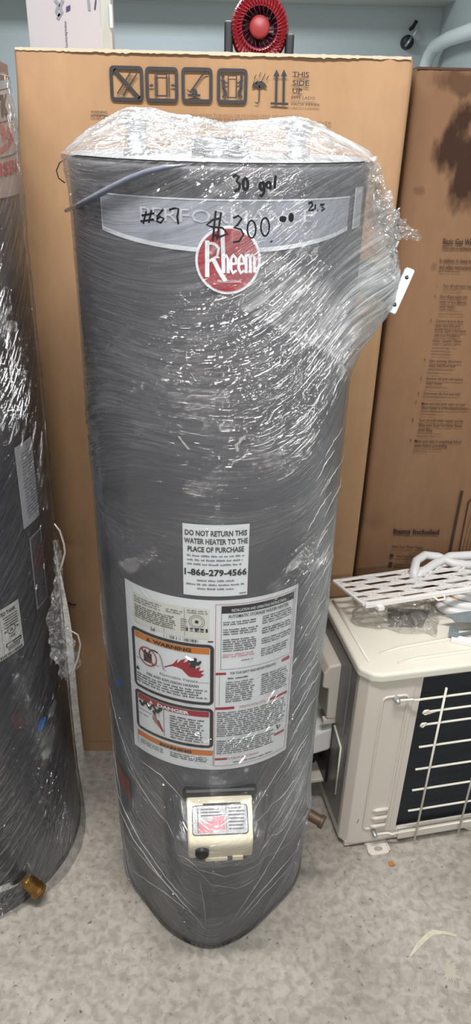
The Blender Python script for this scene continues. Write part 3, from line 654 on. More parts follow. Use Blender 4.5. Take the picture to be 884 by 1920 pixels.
# jacket
n = 128; ph = np.linspace(-PI, PI, n + 1)[:-1]; zs = [.30, .6, .95, 1.2, 1.395, 1.404, 1.408, 1.409]; rs = [HR] * 5 + [HR + .002, HR + .001, HR - .006]
def revolve(name, zs, rs, m, parent, origin, n=128, fn=None):
    ph = np.linspace(-PI, PI, n + 1)[:-1]; V = []
    for z, r in zip(zs, rs):
        rr = fn(ph, z) if fn else np.full(n, r)
        V += [cyl(p, q_, z) for p, q_ in zip(ph, rr)]
    q = MB(); q.smooth = True; k = len(zs)
    q.add(V, [(i * n + j, i * n + (j + 1) % n, (i + 1) * n + (j + 1) % n, (i + 1) * n + j) for i in range(k - 1) for j in range(n)])
    return q.build(name, m, parent, origin)
revolve('jacket', zs, rs, M['jacket'], heater, HO)
revolve('base_skirt', [.012, .03, .06, .1, .15, .2, .25, .302], [0] * 8, M['jacket'], heater, HO, fn=lambda p, z: base_r(p, z) + .0006)
q_ = revolve('base_rim', [.0005, .004, .012, .016], [0] * 4, M['black'], heater, HO, fn=lambda p, z: base_r(p, z) + (.0035 if .003 < z < .014 else .001))
q = MB(); q.lathe([(.0005, 1.411), (.05, 1.411), (.17, 1.409), (.186, 1.406), (.1885, 1.413), (.192, 1.413)], (HX, HY, 0), n=96); q.build('top_lid', M['lid'], heater, HO)
q = MB(); q.lathe([(.034, 1.409), (.036, 1.433), (.040, 1.434), (.040, 1.409)], (HX, HY, 0), n=40); q.lathe([(.0005, 1.412), (.034, 1.412)], (HX, HY, 0), n=40); q.build('vent_collar', mat('collar_dark', (70, 74, 80), .4, .5), heater, HO)
for sx, zt in ((-.108, 1.458), (.100, 1.454)):
    q = MB(); q.lathe([(.018, 1.409), (.018, 1.417), (.0125, 1.419), (.0125, zt - .016), (.0138, zt - .015), (.0138, zt), (.009, zt), (.009, zt - .02)], (HX + sx, HY, 0), n=28)
    q.build('water_nipple', M['steel'], heater, HO)

# labels
R = HR + .0006
def hS(u, v, w): p = u / R; return cyl(p, R + w, v)
def hinv(px, py): p, z = cylhit(px, py, HX, HY, R); return (p * R, z)
dg = lambda d: math.radians(d) * R
# --- large warning label
ink = Ink(hS, hinv, step=.008); Lx0, Lx1, Lz0, Lz1 = dg(-43.2), dg(41.8), .497, .842
LW = Lx1 - Lx0; LH = Lz1 - Lz0
X = lambda a: Lx0 + a * LW
Z = lambda b: Lz1 - b * LH
ink.rect(Lx0, Lz0, Lx1, Lz1, 0, 0)
w1, w2 = .0004, .0008
# coordinates below are fractions of the label, u to the right and v downwards; materials: 0 white 1 black 2 grey 3 red 4 orange 5 pink 6 cream
def LR(a0, b0, a1, b1, m, w=w1): ink.rect(X(a0), Z(b1), X(a1), Z(b0), w, m)
def LG(a0, b0, a1, b1, lh, m, **k): ink.greek(X(a0), Z(b1), X(a1), Z(b0), lh, k.pop('w', w2), m, **k)
def LT(t, a, b, h, m, al='c', w=w2, wd=None, bo=.02): ink.text(t, X(a), Z(b), h, w, m, align=al, width=wd, bold=bo)
LR(.055, .045, .50, .205, 6)
LG(.07, .055, .25, .10, .0042, 2); LG(.07, .10, .33, .175, .0036, 1, rag=.1); LG(.27, .062, .36, .095, .0042, 2); LG(.35, .10, .385, .17, .004, 2)
LR(.37, .05, .372, .20, 2, w2); LR(.255, .135, .257, .20, 2, w2)
LG(.385, .05, .49, .075, .0038, 2); 
for rr in (.012, .009): ink.disc(X(.435), Z(.115), rr, rr, w2, 2, 28, 1, r0=.93)
ink.disc(X(.435), Z(.115), .003, .003, w2, 1, 10, 1)
LR(.378, .150, .492, .170, 1); LT('AHRI', .41, .166, .0042, 0, w=.0012); LT('CERTIFIED', .457, .165, .0028, 0, w=.0012, bo=.0)
for k in range(26):
    if random.random() < .8: LR(.245 + k * .0078, .212, .245 + k * .0078 + random.choice((.002, .004, .005)), .228, 1)
LR(.175, .195, .20, .215, 2); LR(.492, .215, .52, .222, 1)
def panel(b0, b1, bar, text, barm, txtm):
    x0, x1, z0, z1 = X(.035), X(.525), Z(b1), Z(b0)
    ink.frame(x0, z0, x1, z1, .0058, w1, 1, r=.006)
    ink.rect(x0 + .007, z1 - .0185, x1 - .007, z1 - .007, w1, barm)
    ink.text(text, (x0 + x1) / 2 + .004, z1 - .0163, .0068, w2, txtm, align='c', width=.064 if len(text) > 6 else .056, bold=.05)
    ink.poly([((x0 + x1) / 2 - .040, z1 - .0165), ((x0 + x1) / 2 - .032, z1 - .0165), ((x0 + x1) / 2 - .036, z1 - .0095)], w2, txtm)
panel(.235, .585, 0, 'WARNING', 4, 1)
# no-fuel-can symbol
cx_, cz_ = X(.145), Z(.375)
ink.disc(cx_, cz_, .0178, .0185, w2, 3, 40, 1, r0=.88)
ink.rect(cx_ - .008, cz_ - .011, cx_ + .008, cz_ + .008, w1, 1); ink.poly([(cx_ - .008, cz_ + .008), (cx_ - .002, cz_ + .008), (cx_ - .004, cz_ + .013)], w1, 1)
ink.stroke([(cx_ + .003, cz_ + .008), (cx_ + .006, cz_ + .016), (cx_ + .013, cz_ + .017), (cx_ + .02, cz_ + .015)], .003, w1, 1)
ink.stroke([(cx_ - .012, cz_ + .012), (cx_ + .012, cz_ - .013)], .0028, .0012, 3)
for k in range(3): ink.stroke([(cx_ + .02 + k * .0015, cz_ + .015), (cx_ + .025 + k * .0012, cz_ + .004), (cx_ + .027 + k * .0012, cz_ - .012), (cx_ + .033, cz_ - .016)], .0005, w2, 2)
fl = [(.245, .40), (.30, .37), (.33, .335), (.325, .36), (.35, .335), (.375, .325), (.36, .35), (.39, .335), (.40, .36), (.43, .345), (.425, .375), (.455, .36), (.445, .385), (.475, .38), (.455, .40), (.475, .405), (.45, .425), (.40, .425)]
ink.poly([(X(a), Z(b)) for a, b in fl], w1, 3)
man = [(.395, .375), (.40, .345), (.385, .34), (.39, .325), (.405, .33), (.42, .325), (.44, .335), (.455, .325), (.46, .335), (.445, .355), (.43, .355), (.425, .375), (.41, .365)]
ink.poly([(X(a), Z(b)) for a, b in man], w2, 1); ink.disc(X(.425), Z(.322), .0032, .0034, w2, 1, 12, 1)
LT('Flammable Vapors', .33, .452, .0048, 1, wd=.062, bo=.0)
LR(.065, .405, .22, .408, 2); LR(.40, .452, .50, .454, 2); LT('FIRE AND EXPLOSION HAZARD', .29, .482, .0048, 1, wd=.09, bo=.02)
LG(.06, .487, .50, .555, .0052, 1, word=(3, 7))
ink.poly([(X(.055), Z(.478)), (X(.085), Z(.478)), (X(.07), Z(.455))], w2, 1)
panel(.605, .855, 0, 'DANGER', 3, 0)
for k in range(14): ink.disc(X(.075 + .011 * k), Z(.675 + .012 * math.sin(k * 1.3)), .0035 * (.6 + .5 * random.random()), .004, w2 + k * 1e-5, 1, 8, 1)
ink.poly([(X(.17), Z(.70)), (X(.185), Z(.70)), (X(.19), Z(.73)), (X(.215), Z(.775)), (X(.225), Z(.80)), (X(.18), Z(.765)), (X(.16), Z(.745))], w2, 7)
ink.poly([(X(.19), Z(.745)), (X(.205), Z(.74)), (X(.235), Z(.80)), (X(.225), Z(.805))], .0012, 3)
ink.disc(X(.175), Z(.698), .0035, .004, .0012, 1, 10, 1)
LR(.235, .655, .238, .83, 1); LR(.06, .72, .16, .723, 2); LG(.06, .74, .15, .76, .004, 2); LR(.205, .66, .207, .72, 2)
LG(.275, .672, .48, .83, .0052, 1, word=(3, 7))
x0, x1 = X(.035), X(.525); ink.rect(x0 + .002, Z(.905), x1 - .001, Z(.872), w1, 4)
ink.text('WARNING', X(.30), Z(.90), .0066, w2, 1, align='c', width=.058, bold=.05); ink.poly([(X(.20), Z(.90)), (X(.222), Z(.90)), (X(.211), Z(.88))], w2, 1)
LG(.06, .915, .24, .955, .0038, 2); LG(.27, .912, .51, .955, .0042, 1)
ink.frame(X(.53), Z(.975), X(.985), Z(.02), .0009, w1, 5)
for k in (.037, .523): LR(k, .87, k + .003, .97, 2)
LR(.56, .03, .972, .068, 1); LT('INSTALLATION AND OPERATING INSTRUCTIONS', .765, .06, .0052, 0, wd=.088, bo=.01)
LT('AUTOMATIC STORAGE WATER HEATER', .765, .092, .0058, 1, wd=.098, bo=.02)
ink.frame(X(.56), Z(.375), X(.972), Z(.03), .0007, w1, 2)
for (a0, b0, a1, b1, m) in ((.57, .105, .755, .135, 1), (.57, .145, .755, .19, 1), (.57, .20, .755, .275, 1), (.57, .282, .745, .315, 5), (.57, .32, .66, .33, 5), (.67, .32, .74, .335, 2), (.78, .10, .965, .16, 1), (.78, .165, .965, .205, 1), (.78, .21, .82, .217, 3), (.78, .222, .965, .27, 1), (.78, .278, .95, .33, 1)):
    LG(a0, b0, a1, b1, .0042, m, rag=.06, fill=.52)
LR(.535, .392, .59, .405, 3); LT('FOR YOUR SAFETY READ BEFORE OPERATING', .745, .404, .0048, 1, wd=.076, bo=.02); LR(.915, .385, .97, .405, 3)
LG(.60, .415, .74, .435, .0055, 1); LR(.555, .412, .557, .585, 2)
LG(.59, .44, .75, .58, .0044, 1, rag=.1); LG(.79, .43, .965, .565, .0044, 1, rag=.1)
LR(.535, .597, .64, .612, 3); LT('OPERATING INSTRUCTIONS', .745, .610, .0045, 3, wd=.045, bo=.0); LR(.85, .597, .97, .612, 3)
LG(.545, .62, .965, .79, .0046, 1, rag=.05); LG(.545, .80, .90, .905, .0046, 1, rag=.1)
LR(.535, .922, .605, .935, 3); LT('TO TURN OFF GAS TO APPLIANCE', .70, .934, .0048, 3, wd=.055, bo=.0); LR(.895, .845, .97, .86, 3)
ink.stroke([(X(.91), Z(.79)), (X(.92), Z(.82)), (X(.935), Z(.80))], .003, w2, 1); LG(.64, .945, .93, .965, .0045, 1)
ink.build('warning_label', [M['paper'], M['ink'], M['grey'], M['red'], M['orange'], M['pink'], M['cream'], mat('skin_print', (176, 130, 124), .6)], heater, HO)
# --- return notice
ink = Ink(hS, hinv, step=.008); a0, a1 = dg(-11.9), dg(15.4); cxm = (a0 + a1) / 2; Wd = a1 - a0
w0 = .0008
ink.rect(a0, .8495, a1, .9675, w0, 0)
for t_, z_, wd in (('DO NOT RETURN THIS', .950, .93), ('WATER HEATER TO THE', .937, .96), ('PLACE OF PURCHASE', .924, .85)):
    ink.text(t_, cxm, z_, .0085, w0 + .0004, 1, width=Wd * wd, bold=.03, align='c')
for z_ in (.916, .909, .902): ink.greek(a0 + .006, z_, a1 - .006, z_ + .0042, .0042, w0 + .0004, 2, rag=.05, fill=.6)
ink.text('1-866-279-4566', cxm, .885, .0105, w0 + .0004, 1, width=Wd * .96, bold=.035, align='c')
for z_, e in ((.875, .02), (.868, .004), (.861, .02)): ink.greek(a0 + e, z_, a1 - e, z_ + .0042, .0042, w0 + .0004, 2, rag=.02, fill=.6)
ink.rect(a1 - .012, .853, a1 - .002, .8545, w0 + .0004, 2)
ink.build('return_notice', [M['paper'], M['ink'], M['grey']], heater, HO)
# --- performance band
ink = Ink(hS, hinv, step=.008); u0, u1, zt = dg(-43.5), dg(55), 1.3765; um = dg(4)
zb = lambda u: 1.3205 + .0175 * ((u - um) / (u1 - um)) ** 2
N_ = 30
for k in range(N_):
    p, r_ = u0 + (u1 - u0) * k / N_, u0 + (u1 - u0) * (k + 1) / N_
    ink.quad((p, zb(p)), (r_, zb(r_)), (r_, zt), (p, zt), 0, 0)
    ink.quad((p, zb(p)), (r_, zb(r_)), (r_, zb(r_) + .0048), (p, zb(p) + .0048), .0004, 1)
    ink.quad((p, zt - .0016), (r_, zt - .0016), (r_, zt), (p, zt), .0004, 1)
ink.rect(u0, zb(u0), u0 + .0015, zt, .0004, 1)
ink.text('PERFORMANCE', dg(4.6), 1.352, .0145, .0006, 2, width=.205, bold=.0, align='c')
ink.build('performance_band', [M['lgrey'], M['silver'], mat('band_text', (196, 200, 208), .4)], heater, HO)
# --- round badge
ink = Ink(hS, hinv, step=.006); bu, bz = dg(4.9), 1.3125; w0 = .001
ink.disc(bu, bz, .0375, .0372, w0, 1, 56, 6); ink.disc(bu, bz, .0345, .0342, w0 + .0004, 0, 56, 6)
def c2(x, y): return hinv(360 + x * .3167, 300 + y * .3167)
def badge(pts, t): ink.stroke([c2(*p) for p in pts], t, w0 + .0009, 1)
badge([(92, 475), (92, 690)], .0048); badge([(180, 392), (186, 560), (186, 600)], .0045)
badge([(92, 490), (135, 495), (160, 520), (150, 570), (98, 600)], .003); badge([(130, 590), (160, 650), (200, 715)], .0048)
badge([(186, 520), (188, 668)], .0042)
badge([(188, 585), (204, 562), (214, 590), (215, 668)], .0034)
for ex in (232, 278):
    badge([(ex, 615), (ex + 30, 610), (ex + 28, 580), (ex + 14, 560), (ex, 585), (ex - 2, 640), (ex + 12, 668), (ex + 30, 652)], .0032)
badge([(320, 668), (320, 562), (334, 560), (344, 580), (345, 666)], .0032); badge([(344, 580), (356, 560), (368, 575), (370, 664)], .0032)
ink.text('PROFESSIONAL', bu + .002, bz - .024, .003, w0 + .0009, 1, width=.028, align='c')
ink.build('brand_badge', [M['badge'], M['paper']], heater, HO)
# --- side stickers and residue
ink = Ink(hS, hinv, step=.008)
M['energy'] = mat('side_label_grey', (108, 114, 126), .45, var=(20, .06))
ink.rect(dg(-88), .945, dg(-57.5), 1.072, 0, 0); ink.rect(dg(-84), .940, dg(-60), .943, .0003, 0); ink.build('side_label', [M['energy']], heater, HO)
ink = Ink(hS, hinv, step=.008); ink.rect(dg(-88), .800, dg(-57), .925, 0, 0); ink.build('side_label', [mat('side_label_dark', (84, 86, 98), .45)], heater, HO)
ink = Ink(hS, hinv, step=.008); ink.ppoly([(333, 818), (462, 820), (446, 833), (449, 847), (352, 843)], .0, 0); ink.ppoly([(449, 821), (463, 816), (448, 834)], .0003, 0); ink.build('tape_residue', [M['tape']], heater, HO)
ink = Ink(hS, hinv, step=.008)
ink.rect(dg(59), 1.338, dg(68), 1.385, 0, 0); ink.rect(dg(59), 1.338, dg(60), 1.385, .0004, 1); ink.build('edge_label', [mat('edge_label_pale', (176, 180, 180), .5), M['silver']], heater, HO)
ink = Ink(hS, hinv, step=.008); ink.rect(dg(-73), .335, dg(-50), .385, .001, 0); ink.build('rust_sticker', [M['sticker']], heater, HO)
ink = Ink(hS, hinv, step=.008); ink.ppoly([(219, 1275), (228, 1272), (227, 1286), (219, 1288)], .0, 0); ink.build('blue_dot', [M['blue']], heater, HO)

# --- gas valve: housing, knob, label
vp = math.radians(4.6); er = np.array([math.sin(vp), -math.cos(vp), 0]); et = np.array([math.cos(vp), math.sin(vp), 0])
def vT(u, r, z): p = np.array([HX, HY, 0]) + er * r + et * u + np.array([0, 0, z]); return tuple(p)
prof = [(.190, .440), (.198, .441), (.206, .441), (.262, .414), (.268, .409), (.269, .400), (.262, .366), (.256, .362), (.190, .362)]
q = MB(); ns = 12
def vw(f): return .0555 - .004 * f
V = []; us = [-.0555, -.0545, -.051, .051, .0545, .0555]; sc = [.93, .98, 1, 1, .98, .93]
for u_, s_ in zip(us, sc):
    for r_, z_ in prof: V.append(vT(u_ if r_ < .25 else u_ * .97, .19 + (r_ - .19) * s_, .402 + (z_ - .402) * s_))
k = len(prof)
q.smooth = True; q.add(V, [(i * k + j, (i + 1) * k + j, (i + 1) * k + j + 1, i * k + j + 1) for i in range(5) for j in range(k - 1)] + [tuple(range(k)), tuple(5 * k + j for j in range(k))[::-1]])
gv = q.build('gas_valve', M['valve'], heater, HO)
ink = Ink(lambda u, v, w: vT(u, .212 + v * .9015 + w * .43, .4385 - v * .4328 + w * .9 + .0003), None)
# v runs from the back edge (0) to the front edge of the sloping top (.058)
def vr(u0, v0, u1, v1, w, m): ink.rect(u0, v0, u1, v1, w, m)
ink.poly(rrect(-.047, .004, .047, .052, .006), .0006, 1); ink.poly(rrect(-.0455, .0055, .0455, .0505, .005), .001, 4)
vr(-.028, .0015, .036, .0038, .0006, 1)
vr(-.036, .030, -.012, .048, .0014, 2); vr(-.012, .022, .008, .044, .0014, 2); vr(-.038, .010, -.036, .048, .0016, 3); vr(.010, .008, .0108, .048, .0016, 3)
for k in range(7): vr(.014, .009 + k * .0055, .042 - .006 * random.random(), .0115 + k * .0055, .0014, 3)
for k in range(3): vr(-.032, .010 + k * .005, .004 - .006 * random.random(), .0122 + k * .005, .0014, 3)
ink.build('valve_label', [M['paper'], M['ink'], M['pink'], M['grey'], mat('valve_label_grey', (176, 180, 180), .6)], gv, HO)
q = MB(); c = np.array(vT(-.031, .262, .389)); q.lathe([(.0005, .014), (.009, .014), (.0115, .012), (.0125, 0), (.0125, -.004)], c, er, 24); q.box((-.001, 0, 0), (.001, .001, .001)) if False else None
q.build('control_knob', M['black'], gv, HO)
q = MB(); q.box((-.025, .255, .358), (.012, .2645, .366), vT); q.box((.02, .255, .360), (.038, .266, .370), vT); q.build('reset_bar', mat('valve_pale', (240, 228, 200), .4), gv, HO, bevel=.001)
q = MB(); q.box((-.045, .215, .352), (.045, .258, .362), vT); q.box((-.030, .258, .3615), (-.0385, .262, .3665), vT); c = np.array(vT(.025, .262, .398)); q.lathe([(.0005, .005), (.003, .005), (.003, -.002)], c, er, 12); q.build('valve_base', M['black'], gv, HO)
q = MB(); q.box((-.062, .185, .425), (.066, .202, .452), vT); q.build('valve_collar', M['black'], heater, HO, bevel=.006)
# --- drain valve
def stub(name, phi, z, r0, m, parent, cyf, org, sc=1., drop=.25):
    c = np.array(cyf(phi, r0, z)); d = np.array(cyf(phi, r0 + 1, z)) - c; d = d + np.array([0, 0, -drop]); d /= np.linalg.norm(d)
    q = MB(); prof = [(.019, -.004), (.019, .006), (.0125, .008), (.0125, .018)]
    for k in range(5): prof += [(.0145, .020 + k * .006), (.0125, .023 + k * .006)]
    prof += [(.0165, .050), (.0165, .060), (.010, .060), (.009, .045), (.0005, .044)]
    q.lathe([(a * sc, b * sc) for a, b in prof], c, d, 20); return q.build(name, m, parent, org)
stub('drain_valve', math.radians(66), .262, .194, mat('dull_brass', (84, 66, 52), .5, .4), heater, cyl, HO, .8)
# --- side gas/relief fitting with flange plate
fp = math.radians(84)
def fT(u, r, z, fp=fp):
    e1 = np.array([math.sin(fp), -math.cos(fp), 0]); e2 = np.array([math.cos(fp), math.sin(fp), 0]); return np.array([HX, HY, 0]) + e1 * r + e2 * u + np.array([0, 0, z])
dax = np.array([.93, -.25, -.30]); dax /= np.linalg.norm(dax)
pc = np.array(at(741, 545, y=1.03)); c = pc - dax * .052
q = MB(); q.lathe([(.022, -.03), (.022, .02), (.019, .024), (.019, .046), (.024, .047)], c, dax, 28); rv = q.build('relief_fitting', M['steel'], heater, HO)
e2 = np.array([.3, .12, .93]); e2 = e2 - dax * e2.dot(dax); e2 /= np.linalg.norm(e2); e3 = np.cross(dax, e2)
q = MB(); q.prism(rrect(-.031, -.021, .031, .021, .006), 0, .004, lambda a, b, h: pc + e2 * a + e3 * b + dax * h)
q.build('flange_plate', M['steel'], rv, HO, bevel=.0008)
# rolled lip facing the camera with two screw holes
q = MB(); q.prism(rrect(-.031, -.0065, .031, .0065, .003), 0, .003, lambda a, b, h: pc + dax * (.004 + b) + e2 * a - e3 * (.0) + np.cross(dax, e2) * 0 + np.array([0, -1, .25]) * (.018 + h))
lip = q.build('flange_lip', mat('lip_bright', (214, 220, 222), .35, .3), rv, HO, bevel=.0008)
for s_ in (-1, 1):
    q = MB(); q.lathe([(.0005, .0), (.0028, .0), (.0028, -.002)], pc + dax * .004 + e2 * (.019 * s_) + np.array([0, -1, .25]) * .0214, (0, -1, .25), 12)
    q.build('screw', M['black'], lip, HO)

# --- stretch wrap
def wrapfield(s, z):
    k = 1 - sstep(.84, 1.0, z)
    perp_lo = z - .95 * (np.sqrt((s - .01) ** 2 + .03 ** 2) - .03)
    sr = np.maximum(s - .01, 0)
    perp_hi = z - .16 * s - 1.1 * sr ** 2 - .02 * np.sin(s * 14 + z * 9)
    perp = perp_lo * k + perp_hi * (1 - k)
    perp = perp + .006 * (vnoise(s * 9, z * 6, 21) - .5)
    return s, perp
nc, nr = 620, 520
ph = np.linspace(-PI, PI, nc); zz = np.concatenate([np.linspace(.003, 1.412, nr)])
PH, ZZ = np.meshgrid(ph, zz); Sg = PH * .2
al, pe = wrapfield(Sg, ZZ)
r_ = np.array(base_r(PH, ZZ)) + .0028
finz = np.interp(ZZ, [1.13, 1.17, 1.205, 1.235, 1.27, 1.31, 1.35, 1.39, 1.412], [0, .012, .034, .052, .056, .046, .028, .012, .006])
fa = np.exp(-(np.abs(PH - math.radians(84)) / math.radians(21)) ** 2.4) * .95
r_ += finz * fa
# over the gas valve, and the tent from it down to the foot and up to the jacket
dv = np.abs(PH - vp); wv = 1 - sstep(.21, .52, dv)
pv = np.interp(ZZ, [.10, .30, .355, .372, .412, .425, .45, .50], [0, .052, .077, .079, .077, .060, .022, .0])
r_ += wv * pv
dd = np.exp(-((PH - math.radians(66)) / .16) ** 2) * np.exp(-((ZZ - .256) / .06) ** 2) * .016; r_ += dd
r_ += .006 * np.exp(-((PH + PI / 2) / .5) ** 2) * sstep(1.36, 1.41, ZZ)
lowm = 1 - sstep(.84, .98, ZZ); him = 1 - lowm
calm = np.clip(1 - .75 * np.exp(-((Sg - .0) / .12) ** 2) * sstep(.46, .56, ZZ) * (1 - sstep(.9, 1.0, ZZ)), .2, 1)
amp = (.0016 * him + .0022 * lowm * sstep(.04, .14, np.abs(Sg)) + .0007) * calm
wr = ridge(al * 8, pe * 90, 1, 6) * .8 + ridge(al * 13, pe * 180, 2, 5) * .6 + .3 * ridge(al * 26, pe * 300, 6, 4)
cr = (vnoise(Sg * 90, ZZ * 90, 4) - .5) * (sstep(1.32, 1.40, ZZ) * .0016 + .0018 * fa * sstep(1.15, 1.2, ZZ))
# diagonal arc of tight creases swinging from the upper left over the badge
arcd = (ZZ - (1.400 - .45 * (Sg + .02) + 1.1 * (Sg + .02) ** 2))
am = np.exp(-(arcd / .02) ** 2) * np.exp(-((Sg + .02) / .06) ** 2)
cr += am * (ridge(arcd * 160, Sg * 30, 9, 2) + vnoise(Sg * 260, ZZ * 260, 10)) * .0013
patch = np.clip(vnoise(al * 7 + 5, pe * 9, 71) * 1.6 - .25, .12, 1)
GM = am * 1.0
for (ps, pz, ws, wz, g_) in ((.02, 1.22, .022, .05, .9), (.045, 1.13, .03, .03, .9), (-.13, 1.20, .03, .02, .6), (.115, .60, .025, .05, .7), (.06, .56, .04, .02, .5), (-.02, 1.02, .02, .01, .6), (.13, 1.34, .05, .05, .8), (.06, 1.37, .05, .03, .8), (-.03, 1.385, .1, .012, .7)):
    GM = np.maximum(GM, g_ * np.exp(-((Sg - ps) / ws) ** 2 - ((ZZ - pz) / wz) ** 2))
dl = ZZ - (.38 - 1.9 * (Sg + .2)); GM = np.maximum(GM, 1.2 * np.exp(-(dl / .022) ** 2) * sstep(-.2, -.17, Sg) * (1 - sstep(-.05, -.02, Sg)))
fac = ridge(al * 60, pe * 170, 73, 2) * .0009 + (vnoise(Sg * 210, pe * 260, 74) - .5) * .0013
r_ += wr * amp * patch + cr + GM * fac + .0006
P = np.stack([HX + r_ * np.sin(PH), HY - r_ * np.cos(PH), ZZ], 2)
busy = np.clip(calm * (.35 + .9 * him * vnoise(Sg * 10, ZZ * 9, 61) + .75 * lowm * sstep(.08, .16, np.abs(Sg)) * vnoise(Sg * 8, ZZ * 8, 62)), .1, 1)
busy = np.maximum(busy * patch, np.maximum(.6 * sstep(1.30, 1.38, ZZ), GM))
milk = .14 * him * vnoise(Sg * 12, pe * 25, 12) + .95 * np.exp(-((PH - math.radians(72)) / .38) ** 2) * np.exp(-((ZZ - 1.25) / .07) ** 2)
# second layer of film crossing from the badge down to the fitting
band = (ZZ - (1.30 - .52 * (Sg - .03))) ; bm = sstep(-.040, -.036, band) * (1 - sstep(.03, .05, band)) * sstep(.02, .05, Sg) * (1 - sstep(.24, .28, Sg))
milk = milk + .42 * bm + .45 * np.exp(-((band + .037) / .003) ** 2) * sstep(.02, .05, Sg) * (1 - sstep(.2, .24, Sg))
milk += .16 * np.exp(-((PH + 1.45) / .25) ** 2) * sstep(1.02, 1.1, ZZ) * (1 - sstep(1.2, 1.36, ZZ)) + .22 * np.exp(-((PH - 1.22) / .12) ** 2) * sstep(.6, .75, ZZ) * (1 - sstep(.95, 1.05, ZZ))
milk += .10 * sstep(1.385, 1.41, ZZ) + .5 * sstep(.62, .95, PH) * (1 - sstep(2., 2.3, PH)) * lowm * sstep(.1, .3, ZZ) + .30 * (1 - sstep(.38, .5, ZZ)) * patch + .25 * sstep(.6, .9, -PH) * lowm * patch
busy = np.maximum(busy, np.maximum(.8 * sstep(.6, .9, PH) * lowm, .55 * (1 - sstep(.36, .5, ZZ)) * np.clip(vnoise(al * 9, pe * 12, 91) + .2, 0, 1)))
wrap_o = gridmesh('stretch_wrap', P, np.stack([al, pe], 2), np.clip(milk, 0, 1), M['film'], heater, HO, busy=busy, glint=np.clip(GM, 0, 1) * np.clip(.2 + vnoise(al * 30, pe * 60, 81), 0, 1) * .8 + .05 * patch + .25 * fa * sstep(1.1, 1.2, ZZ))
# top of the wrap stretched like a tent over the nipples
nr2 = 110; tt = np.linspace(0, 1, nr2); PH2, T2 = np.meshgrid(ph, tt); rr0 = r_[-1][None, :]; Rr = rr0 * (1 - T2) + .0005 * T2
Xl = Rr * np.sin(PH2); Yl = -Rr * np.cos(PH2)
hh = np.zeros_like(Xl)
for k in range(13):
    f_ = k / 12; ax_ = -.120 + .222 * f_; hgt = .052 - .006 * f_ - .017 * math.sin(PI * f_)
    dx, dy = Xl - ax_, Yl; d = np.sqrt(dx * dx + dy * dy) + 1e-6; ux, uy = dx / d, dy / d
    bq = ax_ * ux; D = -bq + np.sqrt(np.maximum(bq * bq - ax_ ** 2 + .2 ** 2, 1e-6))
    hh = np.maximum(hh, hgt * np.clip(1 - d / D, 0, 1) ** .92)
ang = np.arctan2(Xl, -Yl)
rad = ridge(ang * 9, T2 * 2, 31) * .6 + ridge(ang * 22, T2 * 4, 32) * .4
cross = ridge(Xl * 20 + 3, (Yl + .25 * Xl) * 70, 33)
Z2 = 1.4125 + hh + (rad * .003 + cross * .0035 + (vnoise(Xl * 70, Yl * 70, 35) - .5) * .003) * sstep(0, .06, T2)
Z2 = np.maximum(Z2, 1.4127)
P2 = np.stack([HX + Xl, HY + Yl, Z2], 2)
gridmesh('wrap_top', P2, np.stack([Xl, Yl + .25 * Xl], 2), np.full(Xl.shape, .10) + .1 * rad, M['film2'], wrap_o, HO, glint=np.full(Xl.shape, .4))
# twisted rope of wrap lying across the upper left
pts = [np.array(at(124, 395, y=1.045)), ]
for (x, y) in ((152, 382), (180, 367), (210, 351), (240, 336), (272, 323), (310, 314), (350, 309)):
    p_, z_ = cylhit(x, y, HX, HY, .2025); pts.append(cyl(p_, .2025, z_))
q = MB(); q.tube(pts, [.0026, .0034, .0036, .0036, .0034, .003, .0026, .001], 10); q.build('twisted_wrap', M['rope'], wrap_o, HO)
q = MB(); a = [at(x, y, y=1.04) for x, y in ((124, 298), (112, 305), (106, 320), (110, 334), (122, 343))]; q.tube(a, .0008, 6); q.build('loose_thread', M['black'], wrap_o, HO)

def crumple(name, pts, wid, m, parent, origin, seed=3, amp=.01, n=60, k=26, facing=(0, -1, .2)):
    """loose crumpled length of film following pts, wid wide at each point"""
    pts = np.array(pts, float); tt = np.linspace(0, len(pts) - 1, n); i0 = np.minimum(tt.astype(int), len(pts) - 2); f_ = (tt - i0)[:, None]
    c = pts[i0] * (1 - f_) + pts[i0 + 1] * f_; wd = np.interp(tt, range(len(pts)), wid)
    tan = np.gradient(c, axis=0); tan /= np.linalg.norm(tan, axis=1)[:, None]
    fv = np.array(facing, float); fv /= np.linalg.norm(fv)
    sd = np.cross(tan, fv); sd /= np.linalg.norm(sd, axis=1)[:, None]
    A, B = np.meshgrid(np.linspace(0, 1, k), np.arange(n)); off = (A - .5) * 2 * wd[:, None]
    nz_ = (vnoise(A * 6 + seed, B * .25, seed) - .5) * 2 + (vnoise(A * 15, B * .7, seed + 1) - .5)
    P = c[:, None, :] + sd[:, None, :] * (off + (vnoise(A * 5, B * .3, seed + 2) - .5)[:, :] * wd[:, None] * .5)[:, :, None] + fv[None, None, :] * (nz_ * amp + amp)[:, :, None]
    return gridmesh(name, P, np.stack([B * .01, A * .05], 2), np.full(A.shape, .12), m, parent, origin, glint=np.full(A.shape, .5))
crumple('wrap_spike', [at(x, y, y=1.0) for x, y in ((708, 385), (728, 415), (752, 432), (788, 447))], [.018, .017, .012, .003], M['crump'], wrap_o, HO, 3, .006)
crumple('wrap_crumple', [at(x, y, y=.985) for x, y in ((690, 300), (704, 350), (718, 400), (722, 450), (712, 500), (700, 540))], [.010, .014, .014, .016, .016, .012], M['crump'], wrap_o, HO, 5, .006, 90)
